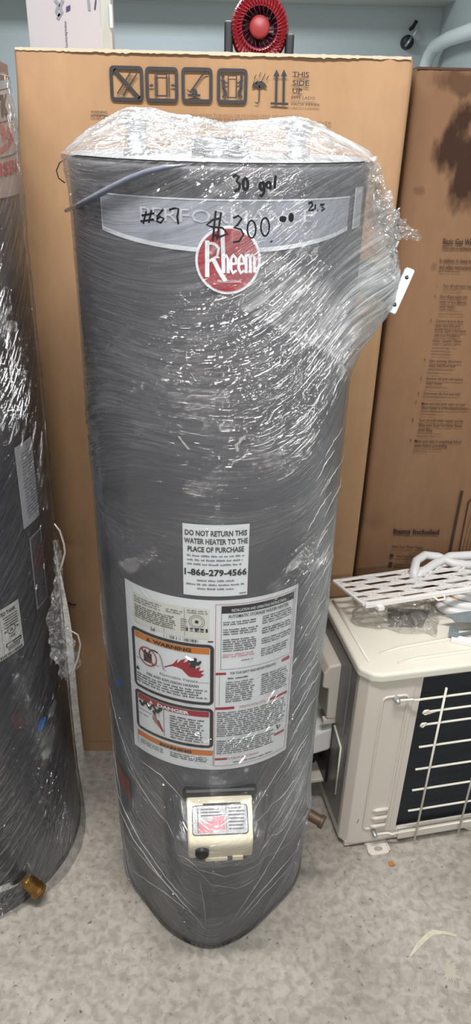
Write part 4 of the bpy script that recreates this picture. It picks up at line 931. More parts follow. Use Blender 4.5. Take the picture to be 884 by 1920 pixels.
# gathered folds of film, thicker threads of plastic that run over the wrap
def film_r(p, z):
    w_ = 1 - float(sstep(.21, .52, abs(p - vp))); return float(base_r(p, z)) + .0045 + w_ * float(np.interp(z, [.10, .30, .355, .372, .412, .425, .45, .50], [0, .052, .077, .079, .077, .060, .022, .0]))
M['fold'] = mat('film_fold', (226, 226, 228), .12, 0, .8, coat=.6, alpha=.27)
def fold(px, r, jit=2.):
    P_ = []
    for i in range(len(px) - 1):
        for f_ in np.linspace(0, 1, 7)[:-1]:
            P_.append((px[i][0] * (1 - f_) + px[i + 1][0] * f_ + random.uniform(-jit, jit), px[i][1] * (1 - f_) + px[i + 1][1] * f_ + random.uniform(-jit, jit)))
    P_.append(px[-1]); out = []; rr = .2
    for x, y in P_:
        for _ in range(4):
            p_, z_ = cylhit(x, y, HX, HY, rr); rr = .5 * rr + .5 * film_r(p_, max(z_, .01))
        out.append(cyl(p_, rr, max(z_, .004)))
    n_ = len(out); q = MB(); q.tube(out, [r * (.25 + .75 * math.sin(PI * (i + .5) / n_)) * random.uniform(.6, 1.2) for i in range(n_)], 6); q.build('wrap_fold', M['fold'], wrap_o, HO)
for px, r in (([(205, 1440), (225, 1510), (262, 1580), (310, 1650), (366, 1705)], .0016), ([(214, 1500), (245, 1575), (300, 1648), (352, 1698), (385, 1742)], .0022), ([(237, 1625), (300, 1662), (362, 1715)], .0012),
              ([(228, 1560), (280, 1625), (340, 1690)], .001), ([(330, 1590), (372, 1640), (420, 1655), (480, 1630), (545, 1580)], .0011), ([(340, 1605), (400, 1680), (440, 1672), (500, 1640)], .0009),
              ([(575, 1480), (540, 1580), (470, 1670), (430, 1738)], .0013), ([(560, 1590), (505, 1655), (440, 1730)], .0016), ([(550, 1620), (500, 1670), (445, 1735)], .001), ([(480, 1600), (520, 1570), (560, 1522)], .0012),
              ([(478, 1545), (530, 1500), (578, 1430)], .001), ([(476, 1520), (520, 1450), (560, 1385)], .0009), ([(588, 1400), (560, 1470), (500, 1560)], .001), ([(585, 1440), (560, 1500), (520, 1560)], .0008),
              ([(345, 1500), (300, 1445), (262, 1425)], .001), ([(335, 1580), (280, 1500), (240, 1440)], .0009), ([(200, 1330), (215, 1420), (228, 1500)], .0012), ([(205, 1290), (222, 1380), (250, 1450)], .001), ([(375, 1650), (384, 1700), (388, 1745)], .0012)):
    px = [(px[0][0], px[0][1])] + [((a_[0] * .25 + b_[0] * .5 + c_[0] * .25), (a_[1] * .25 + b_[1] * .5 + c_[1] * .25)) for a_, b_, c_ in zip(px, px[1:], px[2:])] + [px[-1]]
    fold(px, r * .62, .8)
for k in range(26):
    y_ = 1470 - k * 24 + random.uniform(-12, 12); xs_ = 574 + (1400 - y_) * .10 + random.uniform(-38, -8); ln = random.uniform(20, 46)
    fold([(xs_, y_), (xs_ + ln * .5, y_ - ln * .95), (min(xs_ + ln, 598 + (1400 - y_) * .112), y_ - ln * 1.7)], random.uniform(.0005, .0011), 1.2)
# marker writing on the film
RW = .2045
ink = Ink(lambda u, v, w: cyl(u / RW, RW + w, v), lambda px, py: (lambda a: (a[0] * RW, a[1]))(cylhit(px, py, HX, HY, RW)), step=.006)
def mk(pts, t=.0022, sx=360, sy=300, k=.3167, close=False): ink.pstroke([(sx + x * k, sy + y * k) for x, y in pts], t, random.random() * .0002, 0, close)
def ell(cx, cy, rx, ry, n=16): return [(cx + rx * math.cos(2 * PI * i / n), cy + ry * math.sin(2 * PI * i / n)) for i in range(n)]
mk([(242, 100), (262, 88), (280, 102), (262, 125), (285, 142), (280, 172), (252, 186)], .0032); mk(ell(318, 142, 15, 34), .0032, close=True)
mk(ell(416, 155, 13, 22), .0032, close=True); mk([(430, 135), (428, 190), (415, 214), (402, 205)], .003)
mk(ell(455, 148, 12, 16), .0028, close=True); mk([(468, 132), (466, 168), (472, 172)], .0026); mk([(496, 92), (491, 170)], .0028)
ink.build('size_writing', [M['marker']], wrap_o, HO); ink.mb = MB()
mk([(168, 345), (122, 355), (88, 385), (122, 397), (182, 402), (212, 436), (165, 456), (128, 440)], .0024); mk([(142, 300), (124, 480)], .0024); mk([(174, 310), (150, 470)], .0024)
mk([(245, 345), (275, 330), (296, 348), (270, 386), (246, 398), (292, 412), (306, 442), (280, 482), (244, 486)], .0024)
mk(ell(354, 410, 25, 52), .002, close=True); mk(ell(434, 396, 25, 54), .002, close=True); mk([(470, 478), (474, 486)], .0036)
mk(ell(540, 350, 13, 9), .0036, close=True); mk(ell(588, 340, 8, 18), .0036, close=True)
mk([(690, 258), (710, 250), (716, 268), (692, 298), (724, 296)], .003); mk([(732, 262), (730, 294)], .0026); mk([(744, 296), (748, 299)], .003); mk([(760, 266), (786, 264), (770, 280), (788, 288), (768, 301)], .003)
ink.build('price_writing', [M['marker']], wrap_o, HO); ink.mb = MB()
kw = dict(sx=100, sy=180, k=.4525)
for l_ in ([(366, 496), (420, 486)], [(362, 520), (418, 511)], [(386, 478), (373, 530)], [(408, 472), (396, 526)], [(456, 470), (432, 498), (430, 520), (446, 526), (459, 508), (442, 500), (432, 510)], [(480, 472), (503, 465), (520, 468), (514, 500), (519, 532)]): mk(l_, .0022, **kw)
ink.build('number_writing', [M['marker']], wrap_o, HO)

# ================================================================== left water heater
GX, GY, GR = -.600, 1.12, .252
left = thing('water_heater', (GX, GY, 0), 'darker wrapped water heater at the left edge with a beige cardboard cap and brass drain', 'water heater')
GO = (GX, GY, 0)
def gcyl(phi, r, z): return (GX + r * np.sin(phi), GY - r * np.cos(phi), z)
jr = lambda z: GR + .016 * float(sstep(.1, 1.2, z))
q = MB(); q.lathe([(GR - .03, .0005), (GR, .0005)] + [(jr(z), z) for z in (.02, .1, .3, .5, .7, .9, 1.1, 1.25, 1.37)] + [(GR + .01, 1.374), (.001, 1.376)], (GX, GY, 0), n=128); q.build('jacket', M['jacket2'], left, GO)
q = MB(); q.lathe([(GR + .0015, .0005), (GR + .0015, .012), (GR, .013)], (GX, GY, 0), n=128); q.build('base_rim', M['black'], left, GO)
# cardboard cap
q = MB(); q.lathe([(GR + .0185, 1.352), (GR + .0185, 1.45), (GR + .012, 1.485), (GR - .012, 1.496), (.001, 1.498)], (GX, GY, 0), n=128); q.lathe([(GR + .0185, 1.352), (GR + .0162, 1.352)], (GX, GY, 0), n=128)
cap = q.build('cardboard_cap', M['capcard'], left, GO)
Rg = GR + .019
gS = lambda u, v, w: gcyl(u / Rg, Rg + w, v)
ginv = lambda px, py: (lambda a: (a[0] * Rg, a[1]))(cylhit(px, py, GX, GY, Rg))
ink = Ink(gS, ginv, step=.008)
for l_ in ([(0, 232), (12, 250), (4, 262)], [(0, 245), (22, 262), (0, 284)], [(14, 240), (26, 262)]): ink.pstroke(l_, .007, .0004, 0)
ink.text3('OISBS', (-38, 338), (33, 318), (-38, 312), .0004, 1, .04)
ink.text3('TK', (-14, 220), (16, 214), (-14, 180), .0004, 2, .06); ink.pstroke([(-20, 232), (36, 222)], .0015, .0004, 2); ink.pstroke([(-20, 300), (34, 283)], .0015, .0004, 2)
ink.pstroke([(-20, 172), (30, 163)], .0015, .0004, 2); ink.ppoly([(-6, 112), (22, 122), (24, 150), (-6, 152)], .0004, 3)
ink.build('cap_print', [mat('cap_pink', (176, 96, 96), .6), mat('cap_red', (170, 60, 70), .6), M['capdark'], mat('cap_brown', (128, 100, 92), .7)], cap, GO)
# labels
Rg2 = GR + .0006; gS2 = lambda u, v, w: gcyl(u / Rg2, jr(v) + w + .0010, v)
ginv2 = lambda px, py: (lambda a: (a[0] * Rg2, a[1]))(cylhit(px, py, GX, GY, GR + .013))
def lab(px):   # left heater label from its left edge top, bottom photo points
    return ginv2(*px)
a = lab((24, 840)); b = lab((43, 994)); ink = Ink(gS2, ginv2, step=.008); ue = math.radians(82) * Rg2
ink.rect(a[0], b[1], ue, a[1], 0, 0)
ink.greek(a[0] + .014, b[1] + .012, a[0] + .06, a[1] - .012, .006, .0004, 1, fill=.4); ink.greek(a[0] + .07, b[1] + .012, ue - .02, a[1] - .015, .008, .0004, 1, fill=.4)
ink.build('silver_label', [mat('silver_label', (176, 178, 184), .35), M['grey']], left, GO)
a = lab((55, 1010)); b = lab((71, 1146)); ink = Ink(gS2, ginv2, step=.008)
ink.rect(a[0], b[1], ue, a[1], 0, 1); ink.rect(a[0] + .003, b[1] + .003, ue - .003, a[1] - .003, .0003, 0)
for k in range(5): ink.rect(a[0] + .008, a[1] - .035 - k * .009, a[0] + .05 - .012 * (k % 2), a[1] - .030 - k * .009, .0006, 2)
ink.greek(a[0] + .008, b[1] + .008, ue - .01, a[1] - .08, .006, .0006, 3, fill=.5); ink.greek(a[0] + .055, a[1] - .075, ue - .01, a[1] - .008, .006, .0006, 3, fill=.5)
ink.build('dark_label', [mat('dark_label', (78, 78, 86), .4), M['lgrey'], mat('dull_red', (120, 62, 66), .5), M['grey']], left, GO)
# white rating plate, only its right part in view
ink = Ink(gS2, ginv2, step=.008); a = lab((38, 1122)); b = lab((47, 1213)); u0 = a[0] - .19; u1 = (a[0] + b[0]) / 2
z0, z1 = b[1], a[1]; ink.rect(u0, z0, u1, z1, 0, 0); w = .0005; hgt = z1 - z0
ink.text('RATED TANK', u1 - .008, z1 - .014, .007, w, 1, align='r', bold=.04)
for k in range(5): ink.rect(u1 - .036 + (k % 2) * .003, z1 - .021 - k * .0052, u1 - .006, z1 - .0192 - k * .0052, w, 1)
cx_, cz_ = u1 - .022, z0 + .052; ink.disc(cx_, cz_, .009, .0095, w, 1, 28, 1, r0=.84); ink.text('UL', cx_, cz_ - .003, .006, w, 1, align='c', bold=.05)
ink.rect(cx_ - .015, cz_ - .0015, cx_ - .0105, cz_ + .0015, w, 1); ink.rect(cx_ + .0105, cz_ - .0015, cx_ + .015, cz_ + .0015, w, 1)
ink.text('LISTED', cx_, cz_ - .016, .004, w, 1, align='c', bold=.04)
ink.rect(u1 - .037, z0 + .020, u1 - .004, z0 + .028, w, 1); ink.rect(u1 - .035, z0 + .0215, u1 - .022, z0 + .0265, w * 2, 0); ink.rect(u1 - .020, z0 + .023, u1 - .006, z0 + .025, w * 2, 0)
for k in range(3): ink.rect(u1 - .034, z0 + .012 + k * .0025, u1 - .008, z0 + .0131 + k * .0025, w, 1)
x_ = u0 + .02
while x_ < u1 - .006: d_ = random.choice((.001, .002, .003)); ink.rect(x_, z0 + .002, x_ + d_, z0 + .008, w, 1); x_ += d_ + .0012
ink.rect(u1 - .042, z0 + .01, u1 - .0414, z1 - .02, w, 2)
ink.greek(u0 + .01, z0 + .015, u1 - .046, z1 - .012, .007, w, 2, fill=.45)
ink.build('rating_plate', [mat('rating_white', (206, 204, 200), .5), M['ink'], M['grey']], left, GO)
ink = Ink(gS2, ginv2, step=.008); ink.ppoly([(76, 1368), (78, 1355), (88, 1344), (92, 1350), (86, 1366), (79, 1375)], .003, 0); ink.build('blue_mark', [M['blue']], left, GO); ink = Ink(gS2, ginv2, step=.008); ink.ppoly([(94, 1350), (94, 1338), (108, 1310), (112, 1318), (104, 1345)], .003, 1); ink.build('grey_mark', [M['blue'], M['grey']], left, GO); ink = Ink(gS2, ginv2, step=.008); ink.ppoly([(24, 1345), (42, 1335), (54, 1368), (36, 1372)], .0005, 2)
ink.build('red_mark', [M['blue'], M['grey'], mat('faint_red', (92, 58, 62), .5)], left, GO)
# brass drain with dark skirt
dphi, dz = cylhit(34, 1638, GX, GY, GR)
c = np.array(gcyl(dphi, GR, dz)); e_ = np.array(at(70, 1668, z=.045)); d = e_ - c; L_ = np.linalg.norm(d); d /= L_
q = MB(); prof = [(.019, -.004), (.019, .004), (.014, .006), (.014, .02)]
for k in range(4): prof += [(.0165, .022 + k * .008), (.0135, .026 + k * .008)]
prof += [(.0175, .054), (.0175, .066), (.011, .066), (.010, .05), (.0005, .05)]
q.lathe(prof, c, d, 24); dv_ = q.build('drain_valve', M['brass'], left, GO)
q = MB(); q.lathe([(.023, -.003), (.024, .002), (.019, .003)], c, d, 24); q.build('valve_escutcheon', M['black'], dv_, GO)
# shiny strap pulled from the left over the drain valve
q = MB(); A_ = [gcyl(cylhit(x, y, GX, GY, GR + .008)[0], GR + .008, cylhit(x, y, GX, GY, GR + .008)[1]) for x, y in ((-40, 1680), (-15, 1674), (0, 1668), (22, 1660))] + [tuple(c + d * .028 + np.array([0, -.004, .016]))]
V = []
for i, p in enumerate(A_):
    p = np.array(p); hgt = .009 if i < 4 else .005
    V += [p + (0, 0, hgt), p - (0, 0, hgt), p + (0, .0015, hgt), p + (0, .0015, -hgt)]
q.add(V, [f for i in range(4) for f in ((4 * i, 4 * i + 1, 4 * i + 5, 4 * i + 4), (4 * i + 2, 4 * i + 6, 4 * i + 7, 4 * i + 3))]); q.build('shiny_strap', M['foil'], left, GO)
# wrap of the left heater
nc, nr = 460, 420; ph = np.linspace(-PI, PI, nc); zz = np.linspace(.003, 1.50, nr); PH, ZZ = np.meshgrid(ph, zz); Sg = PH * .25
pe = ZZ - .85 * Sg - .5 * np.maximum(Sg - .1, 0) ** 2 + .015 * (vnoise(Sg * 8, ZZ * 6, 41) - .5); al = Sg + .5 * ZZ
r_ = np.full(PH.shape, GR + .004) + .016 * sstep(.1, 1.2, ZZ) + .003 * sstep(1.28, 1.35, ZZ) + .020 * (1 - sstep(0, .16, ZZ)) * np.exp(-((PH - 1.2) / .5) ** 2) - .004 * sstep(1.44, 1.5, ZZ)
r_ += (ridge(al * 8, pe * 60, 42, 6) * .0018 + ridge(al * 13, pe * 130, 43, 5) * .0012) 
r_ += np.exp(-((PH - dphi) / .1) ** 2) * np.exp(-((ZZ - dz) / .05) ** 2) * .012
P = np.stack([GX + r_ * np.sin(PH), GY - r_ * np.cos(PH), ZZ], 2)
milk = .06 + .08 * vnoise(al * 10, pe * 20, 44) + .15 * sstep(1.3, 1.4, ZZ) + .14 * (1 - sstep(.05, .2, ZZ)) * sstep(.6, 1.1, PH)
gw = gridmesh('stretch_wrap', P, np.stack([al, pe], 2), milk * .35, M['filmL'], left, GO, busy=.3 + .7 * vnoise(al * 6, pe * 9, 47), glint=.3 * sstep(.58, .85, vnoise(al * 7, pe * 9, 48)))
# top of wrap bunched
nt_ = 60; tt = np.linspace(0, 1, nt_); PH2, T2 = np.meshgrid(ph, tt); Rr = r_[-1][None, :] * (1 - T2) + .001
Z2 = 1.50 + .125 * sstep(0, .16, T2) + (ridge(PH2 * 8, T2 * 6, 45) * .012 + ridge(PH2 * 20, T2 * 9, 46) * .006) * sstep(0, .1, T2)
gridmesh('wrap_top', np.stack([GX + Rr * np.sin(PH2), GY - Rr * np.cos(PH2), Z2], 2), np.stack([PH2 * .2, T2 * .3], 2), np.full(PH2.shape, .32), M['film2'], gw, GO)
crumple('loose_wrap', [at(x, y, y=1.04) for x, y in ((106, 1010), (113, 1060), (112, 1110), (106, 1160), (118, 1200), (128, 1240), (124, 1270))], [.004, .008, .010, .016, .022, .022, .006], M['crump'], gw, GO, 11, .008, 90)
q = MB(); q.tube([at(x, y, y=1.03) for x, y in ((102, 982), (112, 995), (120, 1020), (122, 1036), (117, 1056), (110, 1075))], [.0012, .0016, .0018, .0018, .0018, .0015], 8)
q.build('wrap_loop', mat('clear_edge', (190, 186, 184), .15, coat=.5, alpha=.55), gw, GO); q = MB()
q.tube([at(x, y, y=1.03) for x, y in ((132, 1182), (146, 1190), (151, 1208), (147, 1232), (136, 1262), (130, 1270))], [.0012, .0016, .0018, .0018, .0016, .001], 8); q.build('wrap_loop', mat('clear_edge', (190, 186, 184), .15, coat=.5, alpha=.55), gw, GO)

# ================================================================== air conditioner outdoor unit
AO = np.array([.258, 1.078, 0]); arot = math.radians(12)
au = np.array([math.cos(arot), math.sin(arot), 0]); av = np.array([-au[1], au[0], 0])
ac = thing('air_conditioner', tuple(AO), 'beige outdoor air conditioner unit with wire guard over dark coil, right of the heater', 'air conditioner', rz=arot)
AW, AD, ZB, ZT = .74, .252, .018, .502
I3 = lambda x, y, z: (x, y, z)
# outer case posts: left front column with chamfer (plan outline), back panel, right end
q = MB(); col = [(.0, .25), (.0, .022), (.014, .004), (.03, 0), (.112, 0), (.112, .008), (.034, .008), (.018, .011), (.007, .026), (.007, .25)]
q.prism(col, ZB, ZT, lambda a, b, h: (a, b, h)); case = q.build('case_panel', M['acwhite'], ac, (0, 0, 0), bevel=.0015)
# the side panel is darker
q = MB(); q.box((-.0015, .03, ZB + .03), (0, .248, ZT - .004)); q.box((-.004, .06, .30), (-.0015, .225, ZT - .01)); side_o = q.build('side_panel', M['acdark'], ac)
q = MB(); q.box((.007, AD - .008, ZB), (AW, AD, ZT)); q.box((AW - .01, .0, ZB), (AW, AD - .008, ZT)); q.build('rear_panel', M['acwhite'], ac, bevel=.001)
q = MB(); q.box((.112, .002, ZB), (.128, .010, ZT - .004)); q.box((.128, .006, ZT - .012), (AW - .01, .012, ZT)); q.box((.128, .002, ZB - .006), (AW - .01, .012, .040)); q.build('coil_frame', M['acwhite'], ac, bevel=.001)
q = MB(); q.prism([(.135, .012), (.30, .012), (.315, .0), (.44, .0), (.46, .014), (.70, .014), (.70, .038), (.135, .038)], 0, .004, lambda a, b, h: (a, -.004 + h, b)); q.build('base_rail', M['acwhite'], ac, bevel=.001)
q = MB(); q.box((.128, .018, .036), (AW - .01, .04, ZT - .010)); q.build('coil', M['coilfin'], ac)
# embossed details on the left column
q = MB(); 
em = rrect(.046, .062, .100, .452, .010, 4)
q.tube([(a, -.0004, b) for a, b in em], .0026, 8, close=True); 
for k in range(3):
    z_ = .068 + k * .026; q.tube([(.062, -.001, z_), (.070, -.003, z_ + .002), (.096, -.003, z_ + .002), (.100, -.001, z_)], [.002, .0045, .0045, .002], 8)
q.build('embossing', M['acwhite'], case)
# lid with rolled edge and two pressed ribs
q = MB()
lidp = [(-.006, AD + .004), (-.006, .020), (.014, -.004), (.034, -.010), (AW + .006, -.010), (AW + .006, AD + .004)]
q.prism(lidp, ZT - .004, ZT + .018, I3); q.build('lid', M['aclid'], ac, bevel=.006, seg=3)
q = MB(); zl = ZT + .0185
q.tube([(.05, .052, zl), (.10, .062, zl), (.40, .085, zl), (AW - .04, .085, zl)], [.002, .0045, .0045, .003], 8); q.tube([(.075, .018, zl), (.12, .024, zl), (.5, .035, zl), (AW - .05, .035, zl)], [.002, .004, .004, .003], 8); q.tube([(.02, .03, zl), (.014, .24, zl)], .003, 8)
q.build('lid_rib', M['aclid'], ac)
# wire guard
q = MB(); yw = -.016
for z_, x0_ in ((.450, .105), (.414, .130), (.379, .134), (.316, .136), (.250, .138), (.186, .140), (.121, .140), (.052, .118)):
    q.tube([(x0_, yw, z_), (AW - .03, yw, z_)], .0024, 8)
for z_ in (.414, .379): q.tube([(.160 if z_ > .4 else .140, yw, z_), (.134, yw, z_ - .006), (.130, yw, z_ - .002), (.133, yw, z_ + .003), (.142, yw, z_ + .003)], .0024, 8)
for z_ in (.450, .052): q.tube([(.120, yw, z_), (.112, yw, z_ - .002), (.104, yw + .006, z_ - .003), (.070, yw + .006, z_ - .001)], .0024, 8)
for x_ in (.168, .276, .384, .492, .60, .70): q.tube([(x_, yw - .004, .476), (x_, yw - .004, .022)], .0024, 8)
wg = q.build('wire_guard', M['wire'], ac)
for z_ in (.449, .051):
    q = MB(); q.lathe([(.0005, -.018), (.004, -.017), (.006, -.013), (.006, -.0005)], (.072, 0, z_), (0, 1, 0), 14); q.build('guard_screw', M['steel'], wg)
# base pan and feet
q = MB(); q.box((.01, .005, .006), (AW - .005, AD - .004, ZB + .006)); q.build('base_pan', M['acwhite'], ac, bevel=.002)
q = MB(); q.box((-.012, .20, .0), (.01, .25, .075)); q.build('pan_leg', M['acwhite'], ac, bevel=.003)
for x_ in (.085, .60):
    q = MB(); foot = rrect(x_ - .026, -.028, x_ + .026, .04, .012, 3)
    n = len(foot); hole = [(x_ + .010 * math.cos(2 * PI * i / n), -.014 + .006 * math.sin(2 * PI * i / n)) for i in range(n)]
    # ring of quads between outline and hole
    st = min(range(n), key=lambda i: abs(math.atan2(foot[i][1] + .014, foot[i][0] - x_)))
    fo = foot[st:] + foot[:st]
    V = [(p[0], p[1], .0045) for p in fo] + [(p[0], p[1], .0045) for p in hole] + [(p[0], p[1], .0) for p in fo] + [(p[0], p[1], .0) for p in hole]
    q.add(V, [f for i in range(n) for f in ((i, (i + 1) % n, n + (i + 1) % n, n + i), (2 * n + i, 2 * n + (i + 1) % n, (i + 1) % n, i), (n + i, n + (i + 1) % n, 3 * n + (i + 1) % n, 3 * n + i))])
    q.tube([(x_ - .024, .0, .006), (x_ - .024, -.024, .006)], .002, 6); q.tube([(x_ + .024, .0, .006), (x_ + .024, -.024, .006)], .002, 6)
    q.build('mounting_foot', M['acwhite'], ac)
# handle cover on the left side
q = MB()
sec = [(.0, .452), (-.030, .448), (-.040, .430), (-.040, .392), (-.026, .386), (-.024, .300), (.0, .296)]
q.prism([(b, a) for a, b in sec][::1], .110, .235, lambda zz_, xx_, h: (xx_, h, zz_)); q.build('handle_cover', M['acwhite'], side_o, bevel=.004)
q = MB(); q.box((-.030, .112, .282), (0, .125, .297)); q.build('handle_catch', M['acwhite'], side_o, bevel=.002)
q = MB(); q.tube([(-.004, .108, .280), (-.004, .060, .262), (-.004, .058, .120)], .0026, 8); q.tube([(-.003, .155, .28), (-.003, .13, .255)], .0026, 8); q.tube([(-.003, .235, .50), (-.003, .235, .46)], .0026, 8)
q.build('side_rib', M['wire'], side_o)
# service valve cowl, brass nut and bracket low on the side
q = MB(); sec = [(-.002, .262), (-.04, .250), (-.064, .225), (-.066, .190), (-.056, .180), (-.002, .192)]
q.prism([(b, a) for a, b in sec], .12, .255, lambda zz_, xx_, h: (xx_, h, zz_)); q.build('valve_cowl', mat('cowl_white', (226, 226, 224), .3), ac, bevel=.006)
q = MB(); q.box((-.008, .12, .088), (.0, .25, .19)); q.build('valve_recess', M['black'], ac)
q = MB(); q.lathe([(.0005, -.05), (.009, -.05), (.012, -.045), (.012, -.03), (.008, -.028), (.008, 0)], (0, .165, .150), (1, 0, 0), 6, smooth=False); q.build('brass_nut', M['brass2'], ac)
q = MB(); q.tube([(-.012, .185, .17), (-.02, .18, .15), (-.012, .17, .12), (-.02, .175, .10)], .004, 8); q.build('valve_cable', M['black'], ac)
q = MB(); q.box((-.05, .13, .078), (0, .255, .088)); q.box((-.05, .13, .05), (-.044, .255, .078)); q.box((-.05, .13, .004), (-.040, .142, .05)); q.build('valve_bracket', M['acwhite'], ac, bevel=.002)

# ================================================================== things on the unit's lid
LZ = ZT + .0185
def aw(s, t_, z): p = AO + au * s + av * t_; return np.array([p[0], p[1], z])
# plastic bag with contents
ns_, nt2 = 90, 60; A, B = np.meshgrid(np.linspace(0, 1, ns_), np.linspace(0, 1, nt2))
c00, c10, c11, c01 = np.array([.026, .15]), np.array([.19, .082]), np.array([.235, .20]), np.array([.06, .24])
Q = ((1 - A)[..., None] * c00 + A[..., None] * c10) * (1 - B)[..., None] + ((1 - A)[..., None] * c01 + A[..., None] * c11) * B[..., None]
edge = np.minimum(np.minimum(A, 1 - A) * 6, np.minimum(B, 1 - B) * 5); edge = np.clip(edge, 0, 1) ** .6
zb_ = LZ + .0042 + .010 * edge + edge * (ridge(A * 8, B * 6, 51, 2) * .010 + ridge(A * 17 + B * 5, B * 12, 52, 2) * .006)
Q = Q + (np.stack([vnoise(A * 7, B * 7, 53), vnoise(A * 7, B * 7, 54)], 2) - .5) * .016 * (1 - edge)[..., None]
P = AO[None, None, :] + Q[..., 0:1] * au + Q[..., 1:2] * av; P[..., 2] = zb_
borg = tuple(aw(.16, .15, LZ)); bag = gridmesh('plastic_bag', P, Q, np.full(A.shape, .12) + .25 * (1 - edge), M['bag'], None, borg)
tag(bag, 'clear crumpled plastic bag lying on the cream lid under the white grille', 'bag')
q = MB(); q.prism([(.10, .13), (.17, .115), (.21, .165), (.12, .185)], .002, .008, lambda a, b, h: aw(a, b, LZ + h))
tag(q.build('foam_pad', mat('dark_pad', (72, 66, 62), .8), None, tuple(aw(.15, .15, LZ)), bevel=.002), 'flat dark grey pad inside the clear plastic bag', 'pad')
# orange cardboard scrap
q = MB(); q.prism([(.205, .17), (.262, .15), (.275, .163), (.222, .19)], .034, .038, lambda a, b, h: aw(a, b, LZ + h - .0)); 
tag(q.build('cardboard_scrap', M['card2'], None, tuple(aw(.24, .17, LZ))), 'small orange brown cardboard scrap on the bag under the grille', 'cardboard')
# zinc plate
q = MB(); T_ = lambda a, b, h: aw(a, b, LZ + .030 + h + (b - .07) * .05)
q.prism([(.205, .108), (.26, .112), (.40, .111), (.40, .09), (.33, .076), (.262, .078), (.225, .085), (.222, .10)], 0, .0025, T_); tag(q.build('metal_plate', M['zinc'], None, tuple(aw(.3, .1, LZ)), bevel=.0005), 'flat grey zinc mounting plate on the bag, right of the grille clip', 'metal plate')
q = MB(); T_ = lambda a, b, h: aw(a, b, LZ + h)
q.prism([(.208, .060), (.245, .040), (.36, .065), (.36, .078), (.248, .056), (.216, .075)], 0, .010, T_); t = thing('angle_bracket', tuple(aw(.26, .06, LZ)), 'white painted angle bracket with raised zinc tab on the lid, right edge', 'bracket')
t.rotation_euler = (0, 0, 0); q.build('bracket_arm', M['grillew'], t, tuple(t.location), bevel=.001)
q = MB(); q.prism([(.205, .068), (.222, .060), (.232, .078), (.215, .086)], .010, .022, T_); q.prism([(.222, .064), (.30, .072), (.30, .078), (.226, .07)], .010, .014, T_); q.build('tab', M['zinc'], t, tuple(t.location), bevel=.001)
# coiled hose behind
q = MB(); 
for L in range(3):
    pts = []
    for k in range(64):
        a = 2 * PI * k / 64; rr = .098 + .010 * math.sin(2 * a + L) - .004 * L
        pts.append(aw(.345 + .012 * L + rr * 1.12 * math.cos(a), .176 + .58 * rr * math.sin(a) + .002 * L, LZ + .0135 + .0145 * L + .003 * math.sin(a * 2 + 1.7 * L)))
    q.tube(pts, .0098, 12, close=True)
q.tube([aw(.24, .243, LZ + .03), at(777, 1100, z=.575), at(776, 1075, z=.598), at(781, 1052, z=.608), at(797, 1041, z=.610), at(822, 1044, z=.606), at(850, 1056, z=.60), at(900, 1062, z=.60)], .0098, 12)
q.tube([aw(.23, .243, LZ + .03), at(768, 1092, z=.58), at(790, 1075, z=.592), at(815, 1058, z=.60), at(845, 1043, z=.606), at(884, 1041, z=.608), at(930, 1050, z=.60)], .0098, 12)
tag(q.build('hose', M['hose'], None, tuple(aw(.32, .16, LZ))), 'coil of white ribbed plastic hose on the unit in front of the brown box', 'hose')
# honeycomb grille panel
G0, G1, G2 = at(684, 1137, z=.592), at(884, 1106, z=.597), at(626, 1092, z=.585)
G0 = np.array(G0); gx = np.array(G1) - G0; gx /= np.linalg.norm(gx); gy = np.array(G2) - G0; gl = np.linalg.norm(gy); gy /= gl
gw_ = .52; gn = np.cross(gx, gy); gn /= np.linalg.norm(gn)
if gn[2] < 0: gn = -gn
GT = lambda a, b, h: G0 + gx * a + gy * b + gn * h
t = thing('vent_grille', tuple(G0), 'white honeycomb plastic vent grille lying on top of the beige unit', 'grille')
q = MB(); hb = .006
def strip(a0, b0, a1, b1, wd, h0=0, h1=hb):
    a_ = np.array([a0, b0]); b_ = np.array([a1, b1]); d = b_ - a_; d /= np.linalg.norm(d); n_ = np.array([-d[1], d[0]]) * wd / 2
    q.prism([tuple(a_ - n_), tuple(b_ - n_), tuple(b_ + n_), tuple(a_ + n_)], h0, h1, GT)
# elongated cells: rows of bars that split and rejoin
rows_ = 5; ch = gl / rows_; L1 = .08
for j in range(1, rows_ * 1):
    y = j * ch
for j in range(rows_):
    for k in range(-1, 8):
        off = (.5 if j % 2 else 0); x_ = (k + off) * L1; 
        yb, yt = j * ch, (j + 1) * ch; m_ = (yb + yt) / 2
        pts_ = [(x_, m_), (x_ + .2 * L1, yt - .0005), (x_ + .8 * L1, yt - .0005), (x_ + L1, m_), (x_ + .8 * L1, yb + .0005), (x_ + .2 * L1, yb + .0005)]
        for i in range(6):
            p, r2 = pts_[i], pts_[(i + 1) % 6]
            if max(p[0], r2[0]) < .004 or min(p[0], r2[0]) > gw_: continue
            p = (min(max(p[0], .003), gw_), p[1]); r2 = (min(max(r2[0], .003), gw_), r2[1])
            if abs(p[0] - r2[0]) + abs(p[1] - r2[1]) > .002: strip(p[0], p[1], r2[0], r2[1], .0035)
q.build('lattice', M['grillew'], t, tuple(G0))
q = MB(); strip(0, 0, gw_, 0, .009, -.003, .007); strip(0, gl, gw_, gl, .006); strip(0, 0, 0, gl, .006); strip(gw_, 0, gw_, gl, .006); q.build('frame', M['grillew'], t, tuple(G0), bevel=.001)
for x_ in (.022, .155):
    q = MB(); q.box((x_, -.014, -.007), (x_ + .013, -.004, .001), GT) if x_ < .1 else q.tube([GT(x_ - .004, -.004, 0), GT(x_, -.013, -.004), GT(x_ + .016, -.013, -.004), GT(x_ + .02, -.004, 0)], .0022, 8)
    q.build('clip', M['grillew'], t, tuple(G0))

